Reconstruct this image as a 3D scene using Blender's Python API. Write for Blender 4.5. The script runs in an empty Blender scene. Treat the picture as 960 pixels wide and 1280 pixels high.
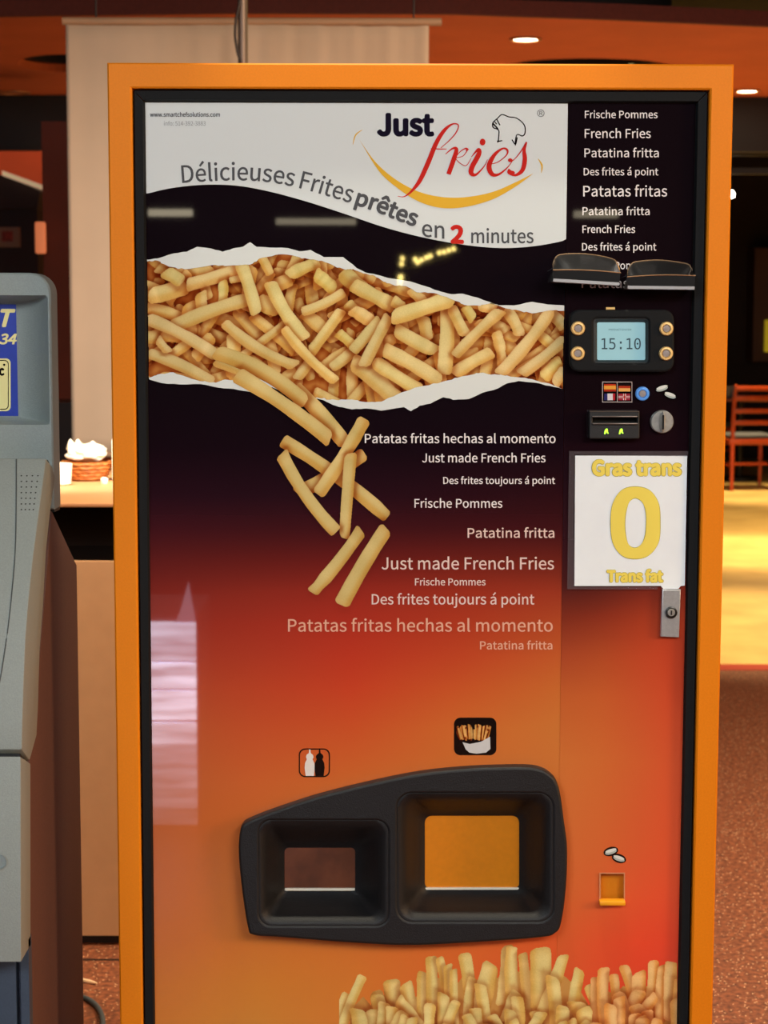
import bpy, bmesh, math, random
import numpy as np
from mathutils import Vector, Matrix

SC = bpy.context.scene
COL = SC.collection
random.seed(7)
RNG = np.random.default_rng(11)

# ------------------------------------------------------------------ camera
FPX = 2300.0
CAM = Vector((0.0, 0.0, 1.5))
TH = math.atan(249.5 / FPX)
RHO = math.radians(0.15)
FWD = Vector((0, math.cos(TH), -math.sin(TH)))
R0 = Vector((1, 0, 0)); U0 = Vector((0, math.sin(TH), math.cos(TH)))
RT = R0 * math.cos(RHO) + U0 * math.sin(RHO)
UP = -R0 * math.sin(RHO) + U0 * math.cos(RHO)
cd = bpy.data.cameras.new('camera')
cam = bpy.data.objects.new('camera', cd); COL.objects.link(cam)
cd.sensor_fit = 'VERTICAL'; cd.sensor_height = 36.0; cd.sensor_width = 27.0
cd.lens = FPX / 1280.0 * 36.0
cd.clip_end = 100
m = Matrix((RT, UP, -FWD)).transposed().to_4x4(); m.translation = CAM
cam.matrix_world = m
cd.dof.use_dof = True; cd.dof.focus_distance = 2.45; cd.dof.aperture_fstop = 11.0
SC.camera = cam

# ------------------------------------------------------------------ exposure, world, large lights
SC.view_settings.view_transform = 'Standard'
SC.view_settings.look = 'None'
SC.view_settings.gamma = 1.0
SC.view_settings.exposure = 0.0
SC.view_settings.use_curve_mapping = False
try:
    SC.cycles.use_denoising = True
    SC.cycles.max_bounces = 6
    SC.cycles.sample_clamp_indirect = 4.0
except Exception:
    pass
w = bpy.data.worlds.new('world'); SC.world = w; w.use_nodes = True
w.node_tree.nodes['Background'].inputs[0].default_value = (0.5, 0.42, 0.36, 1)
w.node_tree.nodes['Background'].inputs[1].default_value = 0.15

def lamp(name, kind, loc, target, energy, color=(1, 1, 1), size=1.0, size_y=None, spot=60, blend=0.5):
    d = bpy.data.lights.new(name, kind); d.energy = energy; d.color = color
    if kind == 'AREA':
        d.size = size
        if size_y: d.shape = 'RECTANGLE'; d.size_y = size_y
    else:
        d.shadow_soft_size = size
    if kind == 'SPOT': d.spot_size = math.radians(spot); d.spot_blend = blend
    o = bpy.data.objects.new(name, d); COL.objects.link(o); o.location = loc
    v = Vector(target) - Vector(loc)
    o.rotation_euler = v.to_track_quat('-Z', 'Y').to_euler()
    return o
lamp('key_light', 'AREA', (1.7, -0.6, 2.95), (0.1, 2.45, 1.1), 74, (1.0, 0.95, 0.88), 1.6, 1.0)
lamp('fill_light', 'AREA', (-1.6, -1.4, 2.95), (0.0, 2.45, 0.9), 74, (0.84, 0.94, 1.0), 1.6, 1.0)
lamp('warm_front_light', 'AREA', (3.6, 0.9, 1.9), (-0.45, 2.45, 1.0), 72, (1.0, 0.58, 0.26), 0.8)
lamp('counter_light', 'SPOT', (-0.95, 4.3, 2.9), (-0.82, 4.78, 1.04), 260, (1.0, 0.86, 0.62), 0.06, spot=20)
lamp('counter_wash', 'SPOT', (-0.6, 3.5, 2.95), (-0.75, 4.5, 0.6), 290, (1.0, 0.72, 0.46), 0.15, spot=40, blend=0.6)
lamp('gap_light', 'SPOT', (0.05, 4.6, 2.75), (-0.45, 2.6, 0.8), 230, (1.0, 0.66, 0.46), 0.08, spot=26)
lamp('screen_wash', 'SPOT', (-0.05, 3.5, 1.72), (-0.8, 6.2, 1.1), 170, (1.0, 0.86, 0.72), 0.05, spot=62, blend=1.0)
lamp('rim_light', 'SPOT', (0.05, 2.28, 3.15), (0.04, 2.46, 1.83), 130, (1.0, 0.9, 0.7), 0.04, spot=26)
lamp('ceiling_bounce', 'AREA', (0.8, 8.8, 0.3), (0.8, 8.9, 2.7), 25, (1.0, 0.62, 0.36), 3.0)
for i, (x, y, e, sp) in enumerate([(1.75, 8.75, 520, 60), (2.3, 11.6, 560, 48), (3.1, 15.3, 560, 48), (3.0, 12.2, 460, 130)]):
    lamp('floor_spot', 'SPOT', (x, y, 2.64), (x + 0.1, y, 0), e, (1.0, 0.72, 0.36), 0.05, spot=sp, blend=0.7)
lamp('red_wall_light', 'SPOT', (-2.6, 12.4, 2.9), (-3.0, 14.2, 2.3), 60, (1.0, 0.75, 0.5), 0.05, spot=80)
lamp('carpet_light', 'AREA', (1.9, 4.4, 2.95), (1.7, 4.3, 0), 165, (1.0, 0.74, 0.50), 0.9)

# ------------------------------------------------------------------ pixel rays to real points
def ray(px, py):
    return FWD * FPX + RT * (px - 480.0) - UP * (py - 640.0)
def W(px, py, Y):
    d = ray(px, py); return CAM + d * (Y / d.y)
def WZ(px, py, z):
    d = ray(px, py); return CAM + d * ((z - CAM.z) / d.z)
def WX(px, py, x):
    d = ray(px, py); return CAM + d * (x / d.x)
def WP(px, py, p, n):
    d = ray(px, py); return CAM + d * ((p - CAM).dot(n) / d.dot(n))
def Wn(px, py, Y):
    px = np.asarray(px, float); py = np.asarray(py, float)
    F = np.array(FWD) * FPX
    d = F + np.outer((px - 480.0).ravel(), np.array(RT)) - np.outer((py - 640.0).ravel(), np.array(UP))
    return np.array(CAM) + d * (Y / d[:, 1:2])

# ------------------------------------------------------------------ materials
def lin(c):
    return tuple((v / 255 / 12.92) if v / 255 <= 0.04045 else ((v / 255 + 0.055) / 1.055) ** 2.4 for v in c)
MATS = {}
def mat(name, rgb, rough=0.5, metal=0.0, coat=0.0, emit=0.0, noise=0.0, nscale=60.0, bump=0.0, attr=None, alpha=None,
        trans=0.0, coat_rough=0.03, spec=0.5, rgb2=None, detail=3.0):
    if name in MATS: return MATS[name]
    mt = bpy.data.materials.new(name); mt.use_nodes = True
    nt = mt.node_tree; b = nt.nodes['Principled BSDF']
    c = (*lin(rgb), 1)
    b.inputs['Base Color'].default_value = c
    b.inputs['Roughness'].default_value = rough
    b.inputs['Metallic'].default_value = metal
    b.inputs['Specular IOR Level'].default_value = spec
    b.inputs['Coat Weight'].default_value = coat
    b.inputs['Coat Roughness'].default_value = coat_rough
    if coat >= 1.0: b.inputs['Coat IOR'].default_value = 1.62
    b.inputs['Transmission Weight'].default_value = trans
    if alpha is not None: b.inputs['Alpha'].default_value = alpha
    if emit:
        b.inputs['Emission Color'].default_value = c
        b.inputs['Emission Strength'].default_value = emit
    if attr:
        a = nt.nodes.new('ShaderNodeAttribute'); a.attribute_name = attr
        nt.links.new(a.outputs['Color'], b.inputs['Base Color'])
    if noise or bump or rgb2:
        tc = nt.nodes.new('ShaderNodeTexCoord')
        n = nt.nodes.new('ShaderNodeTexNoise'); n.inputs['Scale'].default_value = nscale
        n.inputs['Detail'].default_value = detail
        nt.links.new(tc.outputs['Object'], n.inputs['Vector'])
        if (noise or rgb2) and not attr:
            r = nt.nodes.new('ShaderNodeValToRGB')
            lo = tuple(v * (1 - noise) for v in c[:3]); hi = tuple(min(1, v * (1 + noise)) for v in c[:3])
            if rgb2: lo, hi = c[:3], lin(rgb2)
            r.color_ramp.elements[0].position = 0.35; r.color_ramp.elements[0].color = (*lo, 1)
            r.color_ramp.elements[1].position = 0.68; r.color_ramp.elements[1].color = (*hi, 1)
            nt.links.new(n.outputs['Fac'], r.inputs['Fac'])
            nt.links.new(r.outputs['Color'], b.inputs['Base Color'])
        if bump:
            bp = nt.nodes.new('ShaderNodeBump'); bp.inputs['Strength'].default_value = bump
            bp.inputs['Distance'].default_value = 0.002
            nt.links.new(n.outputs['Fac'], bp.inputs['Height'])
            nt.links.new(bp.outputs['Normal'], b.inputs['Normal'])
    MATS[name] = mt
    return mt

# ------------------------------------------------------------------ object helpers
def mesh_obj(name, verts, faces, material, parent=None, smooth=False, colors=None):
    if not isinstance(verts, np.ndarray):
        verts = np.array([tuple(v) for v in verts], dtype=float)
    off = np.array(parent.matrix_world.translation if parent else (0, 0, 0))
    if parent is not None:
        off = np.array(world_loc(parent))
    me = bpy.data.meshes.new(name)
    v = verts - off
    if isinstance(faces, np.ndarray):
        nf, k = faces.shape
        me.vertices.add(len(v)); me.vertices.foreach_set('co', v.astype(np.float32).ravel())
        me.loops.add(nf * k); me.loops.foreach_set('vertex_index', faces.astype(np.int32).ravel())
        me.polygons.add(nf); me.polygons.foreach_set('loop_start', np.arange(0, nf * k, k, dtype=np.int32))
        me.update(calc_edges=True)
    else:
        me.from_pydata([tuple(p) for p in v], [], faces); me.update()
        bm = bmesh.new(); bm.from_mesh(me)
        bmesh.ops.recalc_face_normals(bm, faces=bm.faces)
        bm.to_mesh(me); bm.free()
    if colors is not None:
        a = me.color_attributes.new('col', 'FLOAT_COLOR', 'POINT')
        c4 = np.ones((len(v), 4), np.float32); c4[:, :3] = colors
        a.data.foreach_set('color', c4.ravel())
    if smooth:
        me.polygons.foreach_set('use_smooth', [True] * len(me.polygons))
        try: me.set_sharp_from_angle(angle=math.radians(smooth if smooth is not True else 40))
        except Exception: pass
    if material: me.materials.append(material)
    o = bpy.data.objects.new(name, me); COL.objects.link(o)
    if parent is not None: o.parent = parent
    return o
LOC = {}
def world_loc(o):
    p = Vector((0, 0, 0))
    while o is not None:
        p = p + o.location; o = o.parent
    return p
def thing(name, label, cat, loc=(0, 0, 0), group=None):
    o = bpy.data.objects.new(name, None); COL.objects.link(o); o.location = loc
    o.empty_display_size = 0.1
    o['label'] = label; o['category'] = cat
    if group: o['group'] = group
    return o
def tag(o, label=None, cat=None, group=None, kind=None):
    if label: o['label'] = label
    if cat: o['category'] = cat
    if group: o['group'] = group
    if kind: o['kind'] = kind
    return o
def box_data(x0, x1, y0, y1, z0, z1):
    v = [(x, y, z) for x in (x0, x1) for y in (y0, y1) for z in (z0, z1)]
    f = [(0, 1, 3, 2), (4, 6, 7, 5), (0, 4, 5, 1), (2, 3, 7, 6), (0, 2, 6, 4), (1, 5, 7, 3)]
    return v, f
def box(name, b, material, parent=None, bevel=0.0):
    v, f = box_data(*b)
    o = mesh_obj(name, v, f, material, parent)
    if bevel: bevel_mesh(o, bevel)
    return o
def boxes(name, bs, material, parent=None, bevel=0.0):
    V, F = [], []
    for b in bs:
        v, f = box_data(*b); k = len(V); V += v; F += [tuple(i + k for i in q) for q in f]
    o = mesh_obj(name, V, F, material, parent)
    if bevel: bevel_mesh(o, bevel)
    return o
def bevel_mesh(o, width, seg=2, angle=30):
    bm = bmesh.new(); bm.from_mesh(o.data)
    es = [e for e in bm.edges if len(e.link_faces) == 2 and e.calc_face_angle(0) > math.radians(angle)]
    bmesh.ops.bevel(bm, geom=es, offset=width, segments=seg, affect='EDGES', profile=0.5, clamp_overlap=True)
    for f in bm.faces: f.smooth = True
    bm.to_mesh(o.data); bm.free()
    try: o.data.set_sharp_from_angle(angle=math.radians(35))
    except Exception: pass
def loft(name, loops, material, parent=None, cap0=False, cap1=False, smooth=True, closed=True):
    V, F = [], []; n = len(loops[0])
    for L in loops: V += [tuple(p) for p in L]
    rng = n if closed else n - 1
    for i in range(len(loops) - 1):
        for j in range(rng):
            k = (j + 1) % n
            F.append((i * n + j, i * n + k, (i + 1) * n + k, (i + 1) * n + j))
    if cap0: F.append(tuple(range(n)))
    if cap1: F.append(tuple(range((len(loops) - 1) * n, len(loops) * n)))
    return mesh_obj(name, V, F, material, parent, smooth=smooth)
def tube(name, pts, r, material, parent=None, n=10, caps=True):
    loops = []
    pts = [Vector(p) for p in pts]
    for i, p in enumerate(pts):
        a = pts[max(i - 1, 0)]; b = pts[min(i + 1, len(pts) - 1)]
        t = (b - a).normalized()
        ref = Vector((0, 0, 1)) if abs(t.z) < 0.9 else Vector((1, 0, 0))
        u = t.cross(ref).normalized(); v = t.cross(u).normalized()
        rr = r[i] if isinstance(r, (list, tuple)) else r
        loops.append([p + u * rr * math.cos(2 * math.pi * k / n) + v * rr * math.sin(2 * math.pi * k / n) for k in range(n)])
    return loft(name, loops, material, parent, caps, caps)
def rrect(x0, y0, x1, y1, r, n=6):
    pts = []
    for cx, cy, a0 in ((x1 - r, y0 + r, -90), (x1 - r, y1 - r, 0), (x0 + r, y1 - r, 90), (x0 + r, y0 + r, 180)):
        for k in range(n + 1):
            a = math.radians(a0 + 90 * k / n)
            pts.append((cx + r * math.cos(a), cy + r * math.sin(a)))
    return pts
def circ(cx, cy, r, n=28, ry=None):
    ry = ry or r
    return [(cx + r * math.cos(2 * math.pi * k / n), cy + ry * math.sin(2 * math.pi * k / n)) for k in range(n)]
def catmull(pts, k=6, closed=False):
    P = [np.array(p, float) for p in pts]; n = len(P); out = []
    segs = n if closed else n - 1
    for i in range(segs):
        if closed: a, b, c, d = P[(i - 1) % n], P[i], P[(i + 1) % n], P[(i + 2) % n]
        else: a, b, c, d = P[max(i - 1, 0)], P[i], P[i + 1], P[min(i + 2, n - 1)]
        for j in range(k):
            t = j / k
            out.append(0.5 * ((2 * b) + (-a + c) * t + (2 * a - 5 * b + 4 * c - d) * t * t + (-a + 3 * b - 3 * c + d) * t ** 3))
    if not closed: out.append(P[-1])
    return [tuple(p) for p in out]

# -------- a plate given by pixel outlines on a vertical plane Y: loops may hold holes
PXM = 2.45 / FPX
def curve_mesh(loops, extrude=0.0, bevel=0.0, bres=2):
    cu = bpy.data.curves.new('tmp', 'CURVE'); cu.dimensions = '2D'; cu.fill_mode = 'BOTH'
    for L in loops:
        s = cu.splines.new('POLY'); s.points.add(len(L) - 1)
        for i, p in enumerate(L): s.points[i].co = (p[0], -p[1], 0, 1)
        s.use_cyclic_u = True
    cu.extrude = extrude
    if bevel: cu.bevel_depth = bevel; cu.bevel_resolution = bres; cu.offset = -bevel
    o = bpy.data.objects.new('tmp', cu)
    me = bpy.data.meshes.new_from_object(o)
    v = np.zeros(len(me.vertices) * 3); me.vertices.foreach_get('co', v); v = v.reshape(-1, 3)
    f = [tuple(p.vertices) for p in me.polygons]
    bpy.data.objects.remove(o); bpy.data.curves.remove(cu); bpy.data.meshes.remove(me)
    return v, f
def plate(name, loops, Y, material, parent=None, thick=0.0, bevel=0.0, smooth=True):
    """front face at Y, thickness going back; outline in photo pixels"""
    if loops and not isinstance(loops[0][0], (tuple, list, np.ndarray)): loops = [loops]
    half = thick / PXM / 2; bv = bevel / PXM
    v, f = curve_mesh(loops, max(half - bv, 0.0), bv)
    p = Wn(v[:, 0], -v[:, 1], Y)
    if thick:
        # push back along world Y so the body is a true prism
        p = p + np.outer((half - v[:, 2]) * PXM, np.array((0, 1, 0)))
    return mesh_obj(name, p, f, material, parent, smooth=35 if thick else False)
def ribbon_loop(pts, widths, k=6):
    """tapered stroke outline in pixels"""
    P = catmull([(p[0], p[1], w) for p, w in zip(pts, widths)], k)
    P = [np.array(p) for p in P]; L, Rr = [], []
    for i, p in enumerate(P):
        a = P[max(i - 1, 0)]; b = P[min(i + 1, len(P) - 1)]
        t = (b - a)[:2]; t = t / (np.linalg.norm(t) + 1e-9); n = np.array((-t[1], t[0]))
        L.append(p[:2] + n * p[2] / 2); Rr.append(p[:2] - n * p[2] / 2)
    return L, Rr
def strokes(name, strs, Y, material, parent):
    V, F = [], []
    for j, (pts, ws) in enumerate(strs):
        if not isinstance(ws, (list, tuple)): ws = [ws] * len(pts)
        L, Rr = ribbon_loop(pts, ws); n = len(L); k = len(V)
        yy = Y - 0.00002 * j
        V += [tuple(W(q[0], q[1], yy)) for q in L] + [tuple(W(q[0], q[1], yy)) for q in Rr]
        F += [(k + i, k + i + 1, k + n + i + 1, k + n + i) for i in range(n - 1)]
    return mesh_obj(name, V, F, material, parent)

# -------- lettering
import os
FDIR = os.path.join(bpy.utils.resource_path('LOCAL'), 'datafiles', 'fonts')
def font(fn):
    try: return bpy.data.fonts.load(os.path.join(FDIR, fn))
    except Exception: return None
F_MONO = font('DejaVuSansMono.woff2')
F_SANS = font('Noto Sans CJK Regular.woff2')
def glyphs(s, bold=0.0, shear=0.0, fnt=None, space=1.0):
    def conv(t):
        cu = bpy.data.curves.new('tmp', 'FONT'); cu.body = t; cu.size = 1; cu.resolution_u = 4
        cu.offset = bold; cu.shear = shear; cu.space_character = space
        if fnt or F_SANS: cu.font = fnt or F_SANS
        o = bpy.data.objects.new('tmp', cu)
        me = bpy.data.meshes.new_from_object(o)
        v = np.zeros(len(me.vertices) * 3); me.vertices.foreach_get('co', v); v = v.reshape(-1, 3)
        f = [tuple(p.vertices) for p in me.polygons]
        bpy.data.objects.remove(o); bpy.data.curves.remove(cu); bpy.data.meshes.remove(me)
        return v, f
    v, f = conv(s); h, _ = conv('H')
    cap = h[:, 1].max() - max(h[:, 1].min(), 0)
    return v, f, cap
def stack(px, py, f, Y, emb):
    """heavier strokes: the same flat letters repeated a fraction of a pixel apart"""
    if not emb: return Wn(px, py, Y), f
    n = 10; P = []; F = []; k = len(px)
    for i in range(n + 1):
        a = 2 * math.pi * i / n; r = emb if i < n else 0
        P.append(Wn(px + r * math.cos(a), py + r * math.sin(a), Y - i * 4e-6)); F += [tuple(q + i * k for q in t) for t in f]
    return np.concatenate(P), F
def text(name, s, x0, x1, base, cap, Y, material, parent, bold=0.0, shear=0.0, fnt=None, slope=0.0, space=1.0, emb=0.0):
    v, f, c = glyphs(s, bold, shear, fnt, space)
    x0 += emb; x1 -= emb; base -= emb; cap -= 2 * emb
    u = (v[:, 0] - v[:, 0].min()) / (v[:, 0].max() - v[:, 0].min())
    px = x0 + u * (x1 - x0); py = base - v[:, 1] / c * cap + slope * (px - x0)
    P, f = stack(px, py, f, Y, emb)
    return mesh_obj(name, P, f, material, parent)
def text_path(name, s, path, cap, Y, material, parent, bold=0.0, s0=0.0, s1=None, emb=0.0):
    """bend a word along a pixel baseline between arc lengths s0..s1"""
    v, f, c = glyphs(s, bold)
    P = np.array(catmull(path, 10)); d = np.r_[0, np.cumsum(np.linalg.norm(np.diff(P, axis=0), axis=1))]
    if s1 is None: s1 = d[-1]
    u = (v[:, 0] - v[:, 0].min()) / (v[:, 0].max() - v[:, 0].min()); a = s0 + u * (s1 - s0)
    bx = np.interp(a, d, P[:, 0]); by = np.interp(a, d, P[:, 1])
    tx = np.interp(a + 3, d, P[:, 0]) - np.interp(a - 3, d, P[:, 0]); ty = np.interp(a + 3, d, P[:, 1]) - np.interp(a - 3, d, P[:, 1])
    n = np.hypot(tx, ty) + 1e-9; h = v[:, 1] / c * cap
    P, f = stack(bx + ty / n * h, by - tx / n * h, f, Y, emb)
    return mesh_obj(name, P, f, material, parent)

# ================================================================== THE SETTING
M_carpet = mat('brown_terrazzo', (92, 54, 38), 0.55, rgb2=(156, 94, 62), nscale=75, bump=0.2, detail=6)
def add_glint_flecks(mt, scale=160, color=(215, 170, 130), thr=0.13):
    nt = mt.node_tree; b = nt.nodes['Principled BSDF']; src = b.inputs['Base Color'].links[0].from_socket
    tc = nt.nodes.new('ShaderNodeTexCoord'); vo = nt.nodes.new('ShaderNodeTexVoronoi'); vo.inputs['Scale'].default_value = scale
    nt.links.new(tc.outputs['Object'], vo.inputs['Vector'])
    r = nt.nodes.new('ShaderNodeValToRGB'); r.color_ramp.interpolation = 'CONSTANT'
    r.color_ramp.elements[0].color = (1, 1, 1, 1); r.color_ramp.elements[1].color = (0, 0, 0, 1); r.color_ramp.elements[1].position = thr
    nt.links.new(vo.outputs['Distance'], r.inputs['Fac'])
    mx = nt.nodes.new('ShaderNodeMixRGB'); nt.links.new(r.outputs['Color'], mx.inputs['Fac'])
    nt.links.new(src, mx.inputs['Color1']); mx.inputs['Color2'].default_value = (*lin(color), 1)
    nt.links.new(mx.outputs['Color'], b.inputs['Base Color'])
add_glint_flecks(M_carpet, 85, (250, 205, 160), 0.17)  # terrazzo flecks, brightened so they also carry glints of light
M_wood = mat('pale_wood_floor', (206, 172, 104), 0.4, rgb2=(232, 198, 124), nscale=3.0, detail=5)
M_dark = mat('dark_ceiling_paint', (22, 17, 18), 0.8, noise=0.2)
M_orange_ceil = mat('burnt_orange_plaster', (190, 92, 48), 0.85, noise=0.06, nscale=3)
M_fascia = mat('dark_red_fascia', (96, 36, 24), 0.8, noise=0.1)
M_darkwall = mat('dark_brown_wall', (40, 24, 22), 0.8, noise=0.2, nscale=4)
M_rearwall = mat('rear_wall_paint', (34, 24, 24), 0.85, noise=0.1, nscale=3)
M_redwall = mat('orange_red_wall', (196, 74, 36), 0.8, noise=0.1, nscale=3)

YB = WZ(930, 838, 0).y          # where the terrazzo meets the wooden floor
tag(box('floor', (-7, 7, -5.5, YB, -0.1, 0), M_carpet), kind='structure')
tag(box('floor', (-7, 7, YB + 0.13, 19, -0.1, 0), M_wood), kind='structure')
tag(box('trim_1', (-7, 7, YB, YB + 0.13, -0.1, 0.002), mat('red_edge_strip', (176, 56, 30), 0.5)), kind='structure')
yj = WZ(120, 1200, 0).y
tag(box('trim_2', (-3.0, 0.75, yj - 0.004, yj + 0.006, -0.05, 0.0008), mat('dark_joint', (24, 14, 12), 0.7)), kind='structure')
tag(box('ceiling', (-7, 7, -5.5, 19, 3.25, 3.35), M_dark), kind='structure')
tag(box('wall_left', (-7.1, -7, -5.5, 19, 0, 3.25), M_darkwall), kind='structure')
tag(box('wall_right', (7, 7.1, -5.5, 19, 0, 3.25), M_darkwall), kind='structure')
tag(box('wall_back', (-7, 7, 19, 19.1, 0, 3.25), M_darkwall), kind='structure')
# rear wall (behind the camera)
def mirror(px, py, b):
    d = ray(px, py); d = d / d.y; L = 2 * 2.465 + b
    return Vector((d.x * L, -b, 1.5 + d.z * L))
RB = 5.2
tag(box('wall_rear', (-7, 7, -RB - .12, -RB, 0, 3.25), M_rearwall), kind='structure')

# lowered burnt orange ceiling with recessed openings
ZS = 2.7
def sof_pt(px, py): return WZ(px, py, ZS)
near = [sof_pt(-900, 26), sof_pt(-300, 22), sof_pt(0, 20), sof_pt(300, 16), sof_pt(560, 17), sof_pt(760, 24), sof_pt(960, 33), sof_pt(1200, 44), sof_pt(1600, 64)]
yf_ = sof_pt(900, 121).y
holes = []
def ell_world(cx, cy, rx, ry, n=40):
    return [(c := sof_pt(cx + rx * math.cos(2 * math.pi * k / n), cy + ry * math.sin(2 * math.pi * k / n))) for k in range(n)]
holes.append(ell_world(78, 79, 56, 11)); holes.append(ell_world(735, 83, 103, 10))
def flat_with_holes(name, outer, hls, z, thick, material, **kw):
    cu = bpy.data.curves.new('tmp', 'CURVE'); cu.dimensions = '2D'; cu.fill_mode = 'BOTH'; cu.extrude = thick / 2
    for L in [outer] + hls:
        s = cu.splines.new('POLY'); s.points.add(len(L) - 1)
        for i, p in enumerate(L): s.points[i].co = (p[0], p[1], 0, 1)
        s.use_cyclic_u = True
    o = bpy.data.objects.new('tmp', cu); me = bpy.data.meshes.new_from_object(o)
    v = np.zeros(len(me.vertices) * 3); me.vertices.foreach_get('co', v); v = v.reshape(-1, 3); v[:, 2] += z + thick / 2
    f = [tuple(p.vertices) for p in me.polygons]
    bpy.data.objects.remove(o); bpy.data.curves.remove(cu); bpy.data.meshes.remove(me)
    return mesh_obj(name, v, f, material)
outer = [(p.x, p.y) for p in near] + [(near[-1].x, yf_), (near[0].x, yf_)]
tag(flat_with_holes('ceiling', outer, [[(p.x, p.y) for p in h] for h in holes], ZS, 0.04, M_orange_ceil), kind='structure')
# fascia standing on the near edge
V = []; F = []
for i, p in enumerate(near):
    V += [(p.x, p.y - .012, ZS - .002), (p.x, p.y - .012, ZS + .062), (p.x, p.y + .02, ZS + .062), (p.x, p.y + .02, ZS - .002)]
for i in range(len(near) - 1):
    for a in range(4):
        b = (a + 1) % 4; F.append((4 * i + a, 4 * i + b, 4 * i + 4 + b, 4 * i + 4 + a))
tag(mesh_obj('trim_3', V, F, M_fascia), kind='structure')
tag(box('trim_4', (-5, 6.5, yf_ + .01, yf_ + .10, 2.40, 2.86), mat('black_bulkhead', (26, 24, 28), 0.7)), kind='structure')
for i, (a, b) in enumerate(((143, 152), (160, 172), (188, 196))):
    p0 = W(880, a, yf_ - .1); p1 = W(880, b, yf_ - .1)
    o = box('air_duct', (1.7, 5.5, yf_ + .35, yf_ + .40, p1.z - .06, p0.z - .06), mat('duct_grey_brown', (34, 28, 27), 0.6))
    tag(o, ['uppermost of the thin dim ducts under the dark ceiling at right', 'middle thin dim duct under the dark ceiling at right', 'lowest thin dim duct under the dark ceiling at right'][i], 'duct')
tag(box('wall_2', (-5.5, -1.9, 14.2, 14.35, 0, 2.9), M_redwall), kind='structure')
# hatch interiors above the round openings
for h in holes:
    xs = [p.x for p in h]; ys = [p.y for p in h]; cx = sum(xs) / len(xs); cy = sum(ys) / len(ys)
    rx = (max(xs) - min(xs)) / 2; ry = (max(ys) - min(ys)) / 2
    lo = [(cx + rx * 1.0 * math.cos(t), cy + ry * 1.0 * math.sin(t), ZS + .045) for t in np.linspace(0, 2 * math.pi, 41)[:-1]]
    hi = [(x, y, ZS + .4) for x, y, z in lo]
    tag(loft('trim_5', [lo, hi], M_dark, None, cap1=True), kind='structure')

M_trimring = mat('downlight_ring', (170, 110, 70), 0.4, 0.2)
def downlight(px, py, r, on, label):
    c = sof_pt(px, py)
    t = thing('downlight', label, 'ceiling light', (c.x, c.y, ZS), 'recessed downlights')
    ring = lambda rr, z: [(c.x + rr * math.cos(a), c.y + rr * math.sin(a), z) for a in np.linspace(0, 2 * math.pi, 33)[:-1]]
    loft('ring', [ring(r * 1.25, ZS - .001), ring(r * 1.22, ZS - .008), ring(r, ZS - .010), ring(r * .95, ZS - .001)], M_trimring, t)
    mm = mat('lamp_glow', (255, 236, 190), 0.5, emit=22) if on else mat('unlit_lamp', (190, 120, 80), 0.4)
    loft('lens', [ring(r * .96, ZS - .004), ring(r * .3, ZS - .007)], mm, t, cap1=True)
downlight(657, 48, 0.058, True, 'lit round downlight above the top edge of the vending machine')
downlight(934, 113, 0.058, True, 'lit round downlight at the right end of the orange ceiling')
downlight(17, 115, 0.075, False, 'unlit round downlight at the far left of the orange ceiling')
# small spotlight hanging in the round opening above the machine
c = W(794, 76, 10.0)
t = thing('spotlight', 'small pale spotlight showing in the dark round ceiling opening', 'ceiling light', (c.x, c.y, c.z))
tube('body', [c + Vector((.03, 0, .02)), c + Vector((-.035, -.02, -.012))], [.012, .02], mat('spot_body', (220, 200, 130), 0.4, emit=0.6), t)
tube('stem', [c + Vector((.02, 0, .015)), c + Vector((.02, 0, .46))], .004, M_trimring, t, 6)

# ================================================================== THE VENDING MACHINE
YF = 2.45; YBZ = YF + 0.006; YP = YF + 0.016
def avgx(pxt, pyt, pxb, pyb, Y): return (W(pxt, pyt, Y).x + W(pxb, pyb, Y).x) / 2
XL = avgx(133.5, 80, 150, 1280, YF); XR = avgx(917.5, 80, 890.5, 1280, YF)
ZT = (W(134, 78, YF).z + W(917, 80.5, YF).z) / 2
ixl = avgx(164, 111, 179, 1280, YF); ixr = avgx(887, 114, 863.5, 1280, YF); izt = W(520, 111, YF).z
bxl = avgx(180, 128, 195, 1280, YP); bxr = avgx(868.5, 130, 847, 1280, YP); bzt = W(520, 128.5, YP).z
print('machine', XL, XR, ZT, [round(W(a, b, YF).x, 4) for a, b in ((133.5, 80), (150, 1280), (917.5, 80), (890.5, 1280))])
ZB = 0.06; izb = 0.10; bzb = 0.118
vm = thing('vending_machine', 'tall orange french fries vending machine with printed glossy front', 'vending machine', ((XL + XR) / 2, YF + 0.23, 0))
def brushed(name, rgb):
    return mat(name, rgb, 0.5, spec=0.22, noise=0.03, nscale=400, bump=0.05)
M_or = brushed('orange_lacquer', (231, 132, 14))
M_bez = mat('black_rubber_bezel', (20, 22, 24), 0.7, spec=0.18, noise=0.1, nscale=500, bump=0.1)
M_blk = mat('black_plastic', (22, 22, 24), 0.5, noise=0.15, nscale=700, bump=0.25)
def ringloop(x0, x1, z0, z1, y): return [(x0, y, z0), (x1, y, z0), (x1, y, z1), (x0, y, z1)]
e = 0.0022
loft('door_frame', [ringloop(XL + .004, XR - .004, ZB, ZT - .004, YF + .06), ringloop(XL, XR, ZB, ZT, YF + .055), ringloop(XL, XR, ZB, ZT, YF + e), ringloop(XL + e, XR - e, ZB + e, ZT - e, YF),
                    ringloop(ixl - e, ixr + e, izb - e, izt + e, YF), ringloop(ixl, ixr, izb, izt, YF + e), ringloop(ixl, ixr, izb, izt, YF + .03)], M_or, vm, smooth=False)
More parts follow.
